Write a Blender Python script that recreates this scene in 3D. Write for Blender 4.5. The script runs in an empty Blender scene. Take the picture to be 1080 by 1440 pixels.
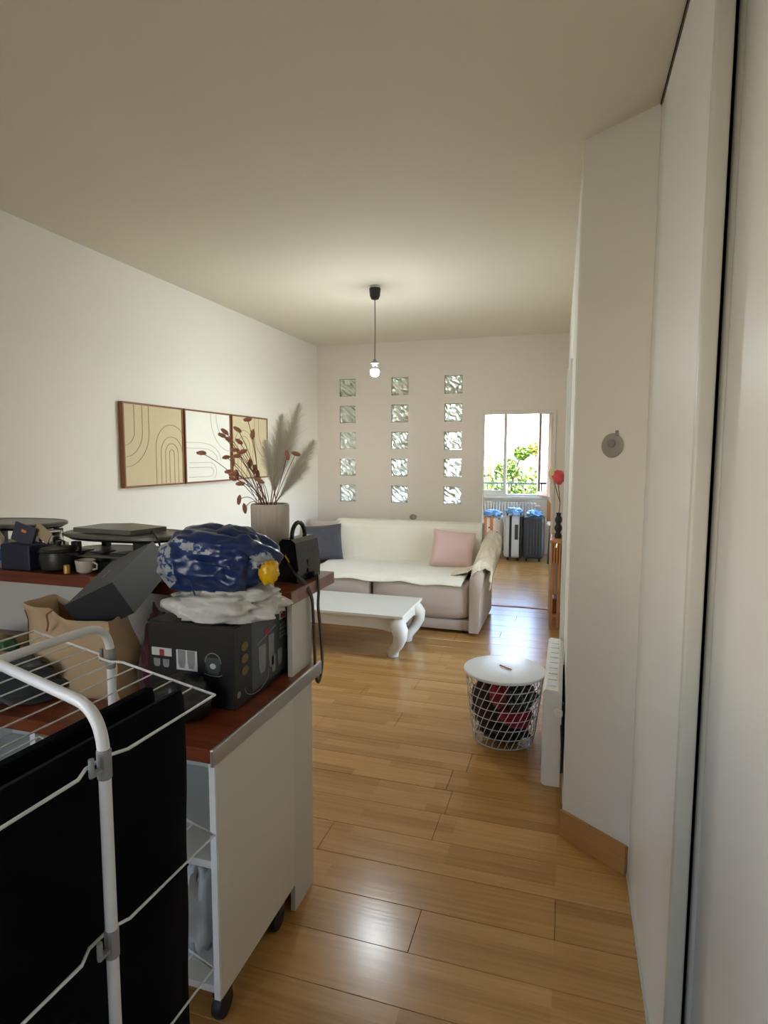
import bpy, bmesh, math, random
from mathutils import Vector, Matrix, Euler, noise
random.seed(7)
S = bpy.context.scene
COL = S.collection
PI = math.pi

# ------------------------------------------------------------------ camera
cam = bpy.data.cameras.new('camera'); camo = bpy.data.objects.new('camera', cam); COL.objects.link(camo)
cam.sensor_fit = 'VERTICAL'; cam.sensor_height = 36; cam.sensor_width = 27; cam.lens = 843/1440*36
cam.clip_start = 0.02; cam.clip_end = 400
cm = Matrix(((0.9561, -0.0301, 0.2915, 0), (0.2939, 0.0901, -0.9516, 0), (0.0024, 0.9955, 0.0950, 1.6), (0, 0, 0, 1)))
camo.matrix_world = cm
S.camera = camo

# ------------------------------------------------------------------ world, sun, exposure
W = bpy.data.worlds.new('World'); S.world = W; W.use_nodes = True
wn = W.node_tree.nodes; wl = W.node_tree.links; wn.clear()
o = wn.new('ShaderNodeOutputWorld'); bg = wn.new('ShaderNodeBackground'); tc = wn.new('ShaderNodeTexCoord')
sx = wn.new('ShaderNodeSeparateXYZ'); rp = wn.new('ShaderNodeValToRGB')
wl.new(tc.outputs['Generated'], sx.inputs[0]); wl.new(sx.outputs['Z'], rp.inputs[0]); wl.new(rp.outputs[0], bg.inputs[0]); wl.new(bg.outputs[0], o.inputs[0])
rp.color_ramp.elements[0].position = 0.02; rp.color_ramp.elements[0].color = (1.0, 0.98, 0.94, 1)
rp.color_ramp.elements[1].position = 0.30; rp.color_ramp.elements[1].color = (0.42, 0.62, 1.0, 1)
bg.inputs[1].default_value = 9.0
sun = bpy.data.lights.new('sun', 'SUN'); suno = bpy.data.objects.new('sun', sun); COL.objects.link(suno)
sun.energy = 50; sun.angle = 0.01; sun.color = (1, .95, .85)
suno.rotation_euler = Euler((math.radians(40), 0, math.radians(4.8)))      # high, nearly along the right-hand wall
S.view_settings.view_transform = 'Standard'; S.view_settings.look = 'None'
S.view_settings.exposure = 0.37; S.view_settings.gamma = 1; S.view_settings.use_curve_mapping = False
def portal(loc, rot, sx_, sy_):
    l = bpy.data.lights.new('sky_portal', 'AREA'); l.shape = 'RECTANGLE'; l.size = sx_; l.size_y = sy_
    l.cycles.is_portal = True
    ob = bpy.data.objects.new('sky_portal', l); ob.location = loc; ob.rotation_euler = rot; COL.objects.link(ob)
portal((0.10, 4.45, 1.1), (0, math.radians(90), 0), 2.1, 1.5)     # french window
portal((-1.47, 10.05, 1.56), (math.radians(-90), 0, 0), 2.1, 1.3)
portal((.9, 8.2, 1.15), (0, math.radians(90), 0), 2.1, 2.4)     # side window added to brighten the far room
portal((-1.45, -1.8, 1.6), (math.radians(90), 0, 0), 1.3, 1.2)     # fill window added behind the camera
portal((-2.95, -.45, 1.6), (0, math.radians(-90), 0), 1.3, 1.5)     # fill window added in the left wall
portal((.9, 8.2, 1.15), (0, math.radians(90), 0), 2.1, 2.4)     # added side window of the far room
portal((-1.45, -1.8, 1.6), (math.radians(90), 0, 0), 1.3, 1.2)     # added window behind the camera
portal((-2.95, -.45, 1.6), (0, math.radians(-90), 0), 1.3, 1.5) if False else None  # far window

# ------------------------------------------------------------------ materials
def lin(c):
    if isinstance(c, str):
        c = [int(c[i:i+2], 16)/255 for i in (0, 2, 4)]
    return tuple(x/12.92 if x <= .04045 else ((x+.055)/1.055)**2.4 for x in c) + (1,)
def nt(name):
    m = bpy.data.materials.new(name); m.use_nodes = True
    n = m.node_tree.nodes; b = n['Principled BSDF']
    return m, n, m.node_tree.links, b
def mk(name, c1, c2=None, scale=6, rough=.6, metal=0, bump=0, bscale=None, stretch=(1, 1, 1), coat=0, sheen=0, spec=.5, detail=4):
    m, n, l, b = nt(name)
    c1 = lin(c1)
    c2 = lin(c2) if c2 else tuple(x*.9 for x in c1[:3]) + (1,)
    t = n.new('ShaderNodeTexCoord'); mp = n.new('ShaderNodeMapping'); mp.inputs['Scale'].default_value = stretch
    nz = n.new('ShaderNodeTexNoise'); nz.inputs['Scale'].default_value = scale; nz.inputs['Detail'].default_value = detail
    mx = n.new('ShaderNodeMix'); mx.data_type = 'RGBA'
    l.new(t.outputs['Object'], mp.inputs[0]); l.new(mp.outputs[0], nz.inputs[0])
    l.new(nz.outputs[0], mx.inputs[0]); mx.inputs[6].default_value = c1; mx.inputs[7].default_value = c2
    l.new(mx.outputs[2], b.inputs['Base Color'])
    b.inputs['Roughness'].default_value = rough; b.inputs['Metallic'].default_value = metal
    b.inputs['Coat Weight'].default_value = coat; b.inputs['Coat Roughness'].default_value = .1
    b.inputs['Sheen Weight'].default_value = sheen; b.inputs['Specular IOR Level'].default_value = spec
    if bump:
        nb = n.new('ShaderNodeTexNoise'); nb.inputs['Scale'].default_value = bscale or scale*6; nb.inputs['Detail'].default_value = 3
        bp = n.new('ShaderNodeBump'); bp.inputs['Strength'].default_value = bump; bp.inputs['Distance'].default_value = .01
        l.new(mp.outputs[0], nb.inputs[0]); l.new(nb.outputs[0], bp.inputs['Height']); l.new(bp.outputs[0], b.inputs['Normal'])
    return m
M = {}
M['wall'] = mk('wall_paint', 'e9e5da', 'e4dfd3', 2, .75, bump=.05, bscale=60)
M['backwall'] = mk('back_wall_paint', 'ddd2c4', 'd8ccbd', 2, .75, bump=.05, bscale=60)
M['ceil'] = mk('ceiling_paint', 'e2dac6', 'dcd3be', 1.5, .85, bump=.03, bscale=50)
M['farwall'] = mk('far_room_paint', 'ece6d8', 'e6dfcf', 2, .8)
M['closet'] = mk('closet_lacquer', 'e6e4dd', 'e2e0d8', 1.5, .32, bump=.02, bscale=30)
M['stile'] = mk('closet_stile', 'c9c6ba', 'c2bfb3', 3, .35)
M['dark'] = mk('painted_cavity_shade', '1c1b19', '141312', 5, .8)  # shade of the closet and its gaps, put into the colour
M['oakbase'] = mk('oak_baseboard', 'c6935a', 'b07c44', 5, .5, stretch=(1, 1, 12), bump=.1)
M['white'] = mk('white_gloss', 'eceae4', 'e6e4dc', 3, .35)
M['whitem'] = mk('white_metal', 'dedfdf', 'd4d5d5', 5, .32)
M['panel'] = mk('cabinet_white', 'dbd6cb', 'd4cfc2', 2, .45)
M['panelin'] = mk('cabinet_inside', 'd5d2c8', 'cbc8be', 2, .5)
M['alu'] = mk('aluminium_trim', 'd4d6d8', 'c4c6c8', 20, .28, metal=.9, stretch=(1, 30, 1))
M['rubber'] = mk('black_rubber', '17171a', '101012', 9, .55)
M['black'] = mk('black_plastic', '1d1d1f', '151516', 9, .4)
M['brass'] = mk('brass', 'caa24a', 'b48a36', 9, .25, metal=1)
M['chrome'] = mk('steel', 'c8c8c8', 'a8a8a8', 9, .22, metal=1)
M['greyplastic'] = mk('grey_plastic', '8d8d8b', '828280', 9, .45)
def wood_boards(name, cols, strip=.0643, length=.42, rough=.24, dirx=True, world=True, mort=.0, coat=.0):
    m, n, l, b = nt(name)
    g = n.new('ShaderNodeNewGeometry'); t = n.new('ShaderNodeTexCoord')
    src = g.outputs['Position'] if world else t.outputs['Object']
    mp = n.new('ShaderNodeMapping'); l.new(src, mp.inputs[0])
    if not dirx: mp.inputs['Rotation'].default_value = (0, 0, PI/2)
    br = n.new('ShaderNodeTexBrick'); br.inputs['Scale'].default_value = 1
    br.inputs['Brick Width'].default_value = length; br.inputs['Row Height'].default_value = strip
    br.inputs['Mortar Size'].default_value = mort; br.offset = .37; br.offset_frequency = 3; br.squash = 1.0
    br.inputs['Color1'].default_value = (0, 0, 0, 1); br.inputs['Color2'].default_value = (1, 1, 1, 1); br.inputs['Mortar'].default_value = (.2, .2, .2, 1)
    l.new(mp.outputs[0], br.inputs[0])
    ms = n.new('ShaderNodeMapping'); ms.inputs['Scale'].default_value = (1.3, 30, 30); l.new(mp.outputs[0], ms.inputs[0])
    nz = n.new('ShaderNodeTexNoise'); nz.inputs['Scale'].default_value = 2.2; nz.inputs['Detail'].default_value = 6; l.new(ms.outputs[0], nz.inputs[0])
    ad = n.new('ShaderNodeMath'); ad.operation = 'MULTIPLY_ADD'; l.new(nz.outputs[0], ad.inputs[0]); ad.inputs[1].default_value = .75
    sc = n.new('ShaderNodeMath'); sc.operation = 'MULTIPLY'; l.new(br.outputs[0], sc.inputs[0]); sc.inputs[1].default_value = .36
    l.new(sc.outputs[0], ad.inputs[2])
    r = n.new('ShaderNodeValToRGB'); l.new(ad.outputs[0], r.inputs[0])
    r.color_ramp.elements[0].position = .2; r.color_ramp.elements[0].color = lin(cols[0])
    r.color_ramp.elements[1].position = .95; r.color_ramp.elements[1].color = lin(cols[2])
    e = r.color_ramp.elements.new(.55); e.color = lin(cols[1])
    oi = n.new('ShaderNodeObjectInfo'); hs = n.new('ShaderNodeHueSaturation'); l.new(r.outputs[0], hs.inputs['Color'])
    mr = n.new('ShaderNodeMapRange'); mr.inputs[3].default_value = .92; mr.inputs[4].default_value = 1.06
    l.new(oi.outputs['Random'], mr.inputs[0]); l.new(mr.outputs[0], hs.inputs['Value'])
    l.new(hs.outputs[0], b.inputs['Base Color'])
    b.inputs['Roughness'].default_value = rough; b.inputs['Coat Weight'].default_value = coat; b.inputs['Coat Roughness'].default_value = .12
    bp = n.new('ShaderNodeBump'); bp.inputs['Strength'].default_value = .06; bp.inputs['Distance'].default_value = .004
    l.new(nz.outputs[0], bp.inputs['Height']); l.new(bp.outputs[0], b.inputs['Normal'])
    return m
M['floor'] = wood_boards('laminate_oak', ('9a6e38', 'b5864c', 'c99d61'), rough=.22)
M['joint'] = mk('board_joint', '3a2814', '2a1c0e', 9, .8)
M['counter'] = wood_boards('merbau_worktop', ('4a1f10', '74351b', '93502c'), strip=.045, length=.5, rough=.3)
M['counteredge'] = wood_boards('worktop_end_grain', ('7d584f', '957068', 'a88478'), strip=.05, length=.06, rough=.35, dirx=False)
M['glass'] = None
def glassmat(name, tint=(.97, .99, .98)):
    m, n, l, b = nt(name)
    out = n['Material Output']; n.remove(b)
    t = n.new('ShaderNodeBsdfTransparent'); t.inputs[0].default_value = tint + (1,)
    g = n.new('ShaderNodeBsdfGlossy'); g.inputs['Roughness'].default_value = .02
    f = n.new('ShaderNodeFresnel'); f.inputs[0].default_value = 1.5
    mx = n.new('ShaderNodeMixShader'); l.new(f.outputs[0], mx.inputs[0]); l.new(t.outputs[0], mx.inputs[1]); l.new(g.outputs[0], mx.inputs[2])
    l.new(mx.outputs[0], out.inputs[0])
    return m
M['glass'] = glassmat('window_glass')
M['warmglass'] = glassmat('cream_tinted_glass', (1.0, .97, .91))  # cream tint warms the daylight from the added fill windows
def blockglass():
    m, n, l, b = nt('glass_block')
    b.inputs['Base Color'].default_value = (.72, .76, .69, 1); b.inputs['Transmission Weight'].default_value = 1
    b.inputs['Roughness'].default_value = .30; b.inputs['IOR'].default_value = 1.35
    t = n.new('ShaderNodeTexCoord'); w = n.new('ShaderNodeTexWave'); w.inputs['Scale'].default_value = 9; w.inputs['Distortion'].default_value = 7; w.inputs['Detail'].default_value = 1
    w.inputs['Detail Scale'].default_value = 1.2; w.bands_direction = 'DIAGONAL'
    mp = n.new('ShaderNodeMapping'); oi = n.new('ShaderNodeObjectInfo'); cb = n.new('ShaderNodeCombineXYZ')
    ml = n.new('ShaderNodeMath'); ml.operation = 'MULTIPLY'; ml.inputs[1].default_value = 20; l.new(oi.outputs['Random'], ml.inputs[0])
    l.new(ml.outputs[0], cb.inputs[0]); l.new(ml.outputs[0], cb.inputs[2]); l.new(cb.outputs[0], mp.inputs['Location'])
    bp = n.new('ShaderNodeBump'); bp.inputs['Strength'].default_value = .9; bp.inputs['Distance'].default_value = .02
    l.new(t.outputs['Object'], mp.inputs[0]); l.new(mp.outputs[0], w.inputs[0]); l.new(w.outputs[0], bp.inputs['Height']); l.new(bp.outputs[0], b.inputs['Normal'])
    return m
M['block'] = blockglass()
def emis(name, col, st):
    m, n, l, b = nt(name); b.inputs['Base Color'].default_value = (.9, .9, .9, 1)
    b.inputs['Emission Color'].default_value = col + (1,); b.inputs['Emission Strength'].default_value = st
    return m
M['bulb'] = emis('led_dome', (.86, .95, 1.0), 720)

# ------------------------------------------------------------------ geometry helpers (vertex list, face list)
class MB:
    def __init__(s): s.v = []; s.f = []; s.mi = []
    def add(s, vs, fs, mat=None, mi=0):
        k = len(s.v)
        s.v += [tuple(mat @ Vector(p)) if mat else tuple(p) for p in vs]
        s.f += [tuple(i+k for i in f) for f in fs]; s.mi += [mi]*len(fs)
        return s
    def box(s, x0, x1, y0, y1, z0, z1, bev=0, mat=None, seg=2, mi=0):
        if bev <= 0:
            vs = [(x, y, z) for x in (x0, x1) for y in (y0, y1) for z in (z0, z1)]
            fs = [(0, 1, 3, 2), (4, 6, 7, 5), (0, 4, 5, 1), (2, 3, 7, 6), (0, 2, 6, 4), (1, 5, 7, 3)]
            return s.add(vs, fs, mat, mi)
        bm = bmesh.new(); bmesh.ops.create_cube(bm, size=1)
        for v in bm.verts:
            v.co = Vector((x0+(v.co.x+.5)*(x1-x0), y0+(v.co.y+.5)*(y1-y0), z0+(v.co.z+.5)*(z1-z0)))
        bmesh.ops.bevel(bm, geom=bm.edges[:], offset=bev, segments=seg, profile=.5, affect='EDGES')
        bm.verts.index_update()
        s.add([v.co for v in bm.verts], [[v.index for v in f.verts] for f in bm.faces], mat, mi); bm.free(); return s
    def tube(s, pts, r, n=8, closed=False, mat=None, cap=True, mi=0):
        pts = [Vector(p) for p in pts]; N = len(pts)
        rs = r if isinstance(r, (list, tuple)) else [r]*N
        vs = []; up = None
        for i, p in enumerate(pts):
            a = pts[(i-1) % N] if (i or closed) else p; b = pts[(i+1) % N] if (i < N-1 or closed) else p
            t = (b-a); t = t.normalized() if t.length > 1e-9 else Vector((0, 0, 1))
            if up is None: up = t.orthogonal().normalized()
            up = up - t*up.dot(t)
            if up.length < 1e-6: up = t.orthogonal()
            up.normalize(); sd = t.cross(up)
            for k in range(n):
                a_ = 2*PI*k/n; vs.append(p+(up*math.cos(a_)+sd*math.sin(a_))*rs[i])
        fs = []
        for i in range(N if closed else N-1):
            j = (i+1) % N
            for k in range(n):
                k2 = (k+1) % n; fs.append((i*n+k, i*n+k2, j*n+k2, j*n+k))
        if cap and not closed:
            fs.append(tuple(range(n))[::-1]); fs.append(tuple(range((N-1)*n, N*n)))
        return s.add(vs, fs, mat, mi)
    def lathe(s, prof, n=24, mat=None, flute=0, nf=0, mi=0, sq=0):
        vs = []; fs = []
        for (r, z) in prof:
            for k in range(n):
                a = 2*PI*k/n; rr = r*(1+flute*math.cos(nf*a)) if flute else r
                if sq: rr *= (1/((abs(math.cos(a))**sq+abs(math.sin(a))**sq)**(1/sq)))
                vs.append((rr*math.cos(a), rr*math.sin(a), z))
        m = len(prof)
        for i in range(m-1):
            for k in range(n):
                k2 = (k+1) % n; fs.append((i*n+k, i*n+k2, (i+1)*n+k2, (i+1)*n+k))
        fs.append(tuple(range(n))[::-1]); fs.append(tuple(range((m-1)*n, m*n)))
        return s.add(vs, fs, mat, mi)
    def prism(s, poly, z0, z1, mat=None, mi=0):
        n = len(poly); vs = [(x, y, z0) for x, y in poly]+[(x, y, z1) for x, y in poly]
        fs = [tuple(range(n))[::-1], tuple(range(n, 2*n))]+[(k, (k+1) % n, n+(k+1) % n, n+k) for k in range(n)]
        return s.add(vs, fs, mat, mi)
    def grid(s, fn, nu, nv, mat=None, mi=0):
        vs = [fn(i/nu, j/nv) for j in range(nv+1) for i in range(nu+1)]
        fs = [(j*(nu+1)+i, j*(nu+1)+i+1, (j+1)*(nu+1)+i+1, (j+1)*(nu+1)+i) for j in range(nv) for i in range(nu)]
        return s.add(vs, fs, mat, mi)
    def blob(s, c, r, amp=.15, fr=2.0, seed=0, nu=28, nv=18, pw=1.0, flat=None, mat=None, mi=0, fold=0):
        vs = []; fs = []
        for j in range(nv+1):
            th = PI*j/nv
            for i in range(nu):
                ph = 2*PI*i/nu
                d = Vector((math.sin(th)*math.cos(ph), math.sin(th)*math.sin(ph), math.cos(th)))
                q = Vector([math.copysign(abs(x)**pw, x) for x in d])
                k = 1+amp*noise.noise(d*fr+Vector((seed, seed*1.7, 0)))+amp*.5*noise.noise(d*fr*2.7+Vector((seed+9, 0, 3)))
                if fold: k += fold*(abs(noise.noise(d*fr*1.6+Vector((3, seed, 1))))-.2)
                p = Vector((q.x*r[0], q.y*r[1], q.z*r[2]))*k
                if flat is not None: p.z = max(p.z, flat)
                vs.append(Vector(c)+p)
        for j in range(nv):
            for i in range(nu):
                i2 = (i+1) % nu; fs.append((j*nu+i, j*nu+i2, (j+1)*nu+i2, (j+1)*nu+i))
        return s.add(vs, fs, mat, mi)
    def build(s, name, mat, parent=None, smooth=None, loc=None, rot=None, solid=0, sub=0):
        me = bpy.data.meshes.new(name); me.from_pydata(s.v, [], s.f); me.update()
        bm = bmesh.new(); bm.from_mesh(me); bmesh.ops.recalc_face_normals(bm, faces=bm.faces[:]); bm.to_mesh(me); bm.free()
        mats = mat if isinstance(mat, (list, tuple)) else [mat]
        for m_ in mats: me.materials.append(M[m_] if isinstance(m_, str) else m_)
        if len(mats) > 1: me.polygons.foreach_set('material_index', s.mi)
        if smooth is not None:
            if smooth: me.set_sharp_from_angle(angle=math.radians(smooth if smooth is not True else 40))
            me.polygons.foreach_set('use_smooth', [True]*len(me.polygons))
        me.update()
        ob = bpy.data.objects.new(name, me); COL.objects.link(ob)
        if parent: ob.parent = parent
        if loc: ob.location = loc
        if rot: ob.rotation_euler = rot
        if solid:
            md = ob.modifiers.new('thick', 'SOLIDIFY'); md.thickness = solid; md.offset = 0
        if sub:
            md = ob.modifiers.new('sub', 'SUBSURF'); md.levels = sub; md.render_levels = sub
        return ob
def empty(name, loc=(0, 0, 0), rz=0):
    e = bpy.data.objects.new(name, None); e.location = loc; e.rotation_euler = (0, 0, rz); e.empty_display_size = .05; COL.objects.link(e); return e
def tag(o_, label, cat, group=None, kind=None):
    o_['label'] = label; o_['category'] = cat
    if group: o_['group'] = group
    if kind: o_['kind'] = kind
    return o_
def struct(o_, label=None, cat=None):
    o_['kind'] = 'structure'
    if label: o_['label'] = label
    if cat: o_['category'] = cat
    return o_
def thing(name, label, cat, loc=(0, 0, 0), rz=0, group=None):
    return tag(empty(name, loc, rz), label, cat, group)
def copymesh(src, name, parent=None, loc=None, rot=None, scale=None):
    c = src.copy(); c.name = name; COL.objects.link(c); c.parent = parent
    if loc: c.location = loc
    if rot: c.rotation_euler = rot
    if scale: c.scale = scale
    return c
def arc(c, r, a0, a1, n, ax='xz'):
    out = []
    for i in range(n+1):
        a = a0+(a1-a0)*i/n; u, v = r*math.cos(a), r*math.sin(a)
        out.append((c[0]+u, c[1], c[2]+v) if ax == 'xz' else (c[0], c[1]+u, c[2]+v) if ax == 'yz' else (c[0]+u, c[1]+v, c[2]))
    return out
def rounded(pts, r, n=6):
    """polyline with rounded corners"""
    pts = [Vector(p) for p in pts]; out = [pts[0]]
    for i in range(1, len(pts)-1):
        a, b, c = pts[i-1], pts[i], pts[i+1]
        u = (a-b).normalized(); w = (c-b).normalized(); rr = min(r, (a-b).length*.48, (c-b).length*.48)
        p0, p1 = b+u*rr, b+w*rr
        for k in range(n+1):
            t = k/n; out.append(p0*(1-t)**2+b*2*t*(1-t)+p1*t*t)
    return out+[pts[-1]]

# ------------------------------------------------------------------ room shell
H = 2.79; XL = -2.70; YB = 6.25
fl = struct(MB().box(-2.9, 1.0, -1.6, 10.1, -.12, -.012).build('floor', 'joint'), 'honey oak laminate floor running through both rooms', 'floor')
# floor boards (rows along X)
PW = .1935; bl = 1.29; Y0 = 1.543-PW*14
proto = {}
def board(x0, x1, y0):
    L = round(x1-x0, 3)
    if L not in proto:
        g = .0007
        ob = MB().box(g, L-g, g, PW-g, -.012, 0, bev=.0011, seg=1).build('floor_board', 'floor', fl)
        proto[L] = ob
    else:
        ob = proto[L].copy(); COL.objects.link(ob)
    ob.location = (x0, y0, random.uniform(-.0004, .0004))
    ob.rotation_euler = (random.uniform(-.0022, .0022), random.uniform(-.0004, .0004), 0)
offs = {}
row = 0; y = Y0
while y < YB+.05:
    yc = y+PW/2
    if 2.70 < yc < 2.92: off = -.515
    elif 2.50 < yc < 2.70: off = -.483
    elif 2.3 < yc < 2.5: off = -.498
    else: off = -.5+[0, .43, .86][row % 3]*1.0+random.uniform(-.08, .08)
    xr = .263 if y > 1.0 else .9
    xs = sorted(set([XL, xr]+[q for q in (off+bl*k for k in range(-4, 4)) if XL+.08 < q < xr-.08]))
    for a, b in zip(xs[:-1], xs[1:]): board(a, b, y)
    y += PW; row += 1
MB().box(-2.9, 1.0, y, 10.1, -.02, 0).build('floor_field', 'floor', fl)
MB().box(-.86, -.14, y-.035, y+.02, -.004, .006, bev=.002).build('threshold_strip', 'oakbase', fl)

struct(MB().box(-2.9, 1.2, -1.75, 2.75, H, H+.2).box(-2.9, .07, 2.75, 6.25, H, H+.2).box(-2.9, .75, 6.25, 10.2, H, H+.2).build('ceiling', 'ceil'), 'off-white ceiling with a hanging bulb', 'ceiling')
struct(MB().box(XL-.2, XL, .3, 10.3, -.1, H).box(XL-.2, XL, -1.7, -1.2, -.1, H).box(XL-.2, XL, -1.2, .3, -.1, .95).box(XL-.2, XL, -1.2, .3, 2.25, H).build('wall_left', 'wall'), 'long white wall on the left with three framed pictures', 'wall')
struct(MB().box(-2.9, -2.05, -1.75, -1.6, -.1, H).box(-.85, 1.2, -1.75, -1.6, -.1, H).box(-2.05, -.85, -1.75, -1.6, -.1, .95).box(-2.05, -.85, -1.75, -1.6, 2.25, H).build('wall_behind', 'wall'))
w5 = empty('added_window_5'); struct(w5, 'unseen window added behind the camera as fill light', 'window')  # unseen window, added for frontal fill light
mb = MB()
for a in ((-2.05, -2.0, .95, 2.25), (-.9, -.85, .95, 2.25), (-1.475, -1.425, 1.0, 2.2), (-2.0, -.9, .95, 1.0), (-2.0, -.9, 2.2, 2.25)): mb.box(a[0], a[1], -1.7, -1.65, a[2], a[3], bev=.004)
mb.build('window_frame', 'white', w5)
for a, b in ((-2.0, -1.475), (-1.425, -.9)): MB().box(a, b, -1.678, -1.672, 1.0, 2.2).build('pane', 'warmglass', w5)
# back wall with glass block holes and doorway
BX = [-2.338, -1.744, -1.165]; BZ = [2.33-.2885*k for k in range(5)]; bh = .094
mb = MB(); y0, y1 = YB, YB+.12
xe = [-2.9]
for c in BX: xe += [c-bh, c+bh]
xe += [-.848, -.158, .75]
for i in range(len(xe)-1):
    a, b = xe[i], xe[i+1]
    if i in (1, 3, 5):
        ze = [-.1]
        for z in reversed(BZ): ze += [z-bh, z+bh]
        ze += [H]
        for k in range(0, len(ze), 2): mb.box(a, b, y0, y1, ze[k], ze[k+1])
    elif i == 7: mb.box(a, b, y0, y1, 2.02, H)
    else: mb.box(a, b, y0, y1, -.1, H)
wb = struct(mb.build('wall_back', 'backwall'), 'back wall pierced by three columns of glass blocks', 'wall')
bp_ = None
for c in BX:
    for z in BZ:
        if bp_ is None:
            m_ = MB().box(-bh+.004, bh-.004, -.045, .045, -bh+.004, bh-.004, bev=.012, seg=2)
            bp_ = m_.build('glass_block', 'block', wb, smooth=30, loc=(c, YB+.05, z))
            fr = MB()
            for (a, b, d, e) in ((-bh, bh, bh-.012, bh), (-bh, bh, -bh, -bh+.012), (-bh, -bh+.012, -bh+.012, bh-.012), (bh-.012, bh, -bh+.012, bh-.012)):
                fr.box(a, b, -.046, -.03, d, e)
        else:
            copymesh(bp_, 'glass_block', wb, (c, YB+.05, z))
# door casing
mb = MB()
for x0, x1 in ((-.158, -.128), ):
    mb.box(x0, x1, YB-.012, YB+.0, 0, 2.05, bev=.003)
mb.box(-.86, -.128, YB-.010, YB, 2.02, 2.05, bev=.003)
struct(mb.build('trim_1', 'backwall'), 'thin painted casing round the doorway to the bright room', 'casing')
struct(MB().box(XL, -.87, YB-.012, YB, 0, .09, bev=.003).build('baseboard_back', 'oakbase'))
struct(MB().box(XL, XL+.012, 2.2, YB-.013, 0, .09, bev=.003).build('baseboard_left', 'oakbase'))
# pillar with diagonal face, closet
struct(MB().prism([(.02, 2.515), (.264, 2.335), (1.2, 2.335), (1.2, 2.75), (.02, 2.75)], -.1, H).build('wall_pillar', 'wall'), 'grey-white pillar with a slanted face beside the closet', 'pillar')
d = Vector((.244, -.18)).normalized(); nrm = Vector((d.y, -d.x))
p0 = Vector((.018, 2.516)); p1 = Vector((.262, 2.336)); th = .014
if nrm.y > 0: nrm = -nrm
q0, q1 = p0+nrm*th, p1+nrm*th+d*-.004
struct(MB().prism([tuple(p0), tuple(p1), tuple(q1), tuple(q0)], 0, .115).build('baseboard_pillar', 'oakbase'), 'oak baseboard along the slanted pillar foot', 'baseboard')
# right wall of the living room, with french window opening Y 3.70..5.20
def wallx(Y): return .02-(Y-2.6)/(6.25-2.6)*.05
mb = MB()
def wseg(ya, yb, za, zb): mb.prism([(wallx(ya), ya), (.07, ya), (.07, yb), (wallx(yb), yb)], za, zb)
wseg(2.751, 3.70, -.1, H); wseg(5.20, 6.25, -.1, H); wseg(3.70, 5.20, 2.16, H); wseg(3.70, 5.20, -.1, .012)
struct(mb.build('wall_right', 'wall'), 'white right-hand wall seen edge-on past the pillar', 'wall')
struct(MB().box(1.0, 1.2, -1.7, 2.4, -.1, H).build('wall_closet_back', 'wall'))
# french window: frame, two leaves, handle
w1 = empty('window_1', (0, 0, 0)); struct(w1, 'white french window in the right wall with a brass handle', 'window')
mb = MB(); xw = wallx(4.4)
for a, b in ((3.70, 3.75), (5.15, 5.20)): mb.box(xw-.004, xw+.07, a, b, .012, 2.16, bev=.004)
mb.box(xw-.004, xw+.07, 3.75, 5.15, 2.11, 2.16, bev=.004)
mb.build('window_frame', 'white', w1)
for a, b in ((3.752, 4.448), (4.452, 5.148)):
    mb = MB()
    for c, e in ((a, a+.07), (b-.07, b)): mb.box(xw-.018, xw+.04, c, e, .02, 2.108, bev=.005)
    for z0, z1 in ((.02, .16), (.78, .84), (2.02, 2.108)): mb.box(xw-.014, xw+.036, a+.07, b-.07, z0, z1, bev=.004)
    lf = mb.build('window_leaf', 'white', w1)
    MB().box(xw+.008, xw+.014, a+.065, b-.065, .15, 2.03).build('pane', 'glass', lf)
mb = MB().box(xw-.024, xw-.018, 4.405, 4.435, .90, 1.04, bev=.002)
mb.tube([(xw-.02, 4.42, .975), (xw-.05, 4.42, .975), (xw-.055, 4.42, .965), (xw-.055, 4.32, .955)], .007)
mb.build('handle', 'brass', w1)
# closet sliding doors
def sliding(name, x0, x1, ya, yb, label):
    t = empty(name); struct(t, label, 'sliding door')
    MB().box(x0+.003, x1-.003, ya+.028, yb-.004, .012, H-.014, bev=.002).build('door_panel', 'closet', t)
    MB().box(x0-.001, x1+.001, ya, ya+.028, .012, H-.014, bev=.006, seg=3).build('stile', 'stile', t, smooth=40)
    return t
sliding('door_1', .262, .296, 1.455, 2.333, 'white sliding closet door beside the pillar')
t = sliding('door_2', .318, .352, -.2, 1.50, 'white sliding closet door nearest the camera')
MB().box(.310, .352, 1.478, 1.506, .012, H-.014, bev=.012, seg=4).build('grip_profile', 'stile', t, smooth=40)
struct(MB().box(.30, .31, -.6, 2.33, H-.03, H-.001).box(.36, .37, -.6, 2.33, H-.03, H-.001).box(.26, .262, -.6, 2.33, H-.008, H-.001).build('trim_2', 'dark'))  # track strips, gap shade put into their dark colour
struct(MB().box(.258, .38, -.6, 2.33, .0, .010).build('trim_3', 'stile'))
struct(MB().box(.375, .395, -.6, 2.33, .01, H-.03).build('closet_shade_sheet', 'dark'), 'dark sheet standing for the shade inside the closet', 'closet')  # dark sheet close behind the doors in place of real shade
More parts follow.
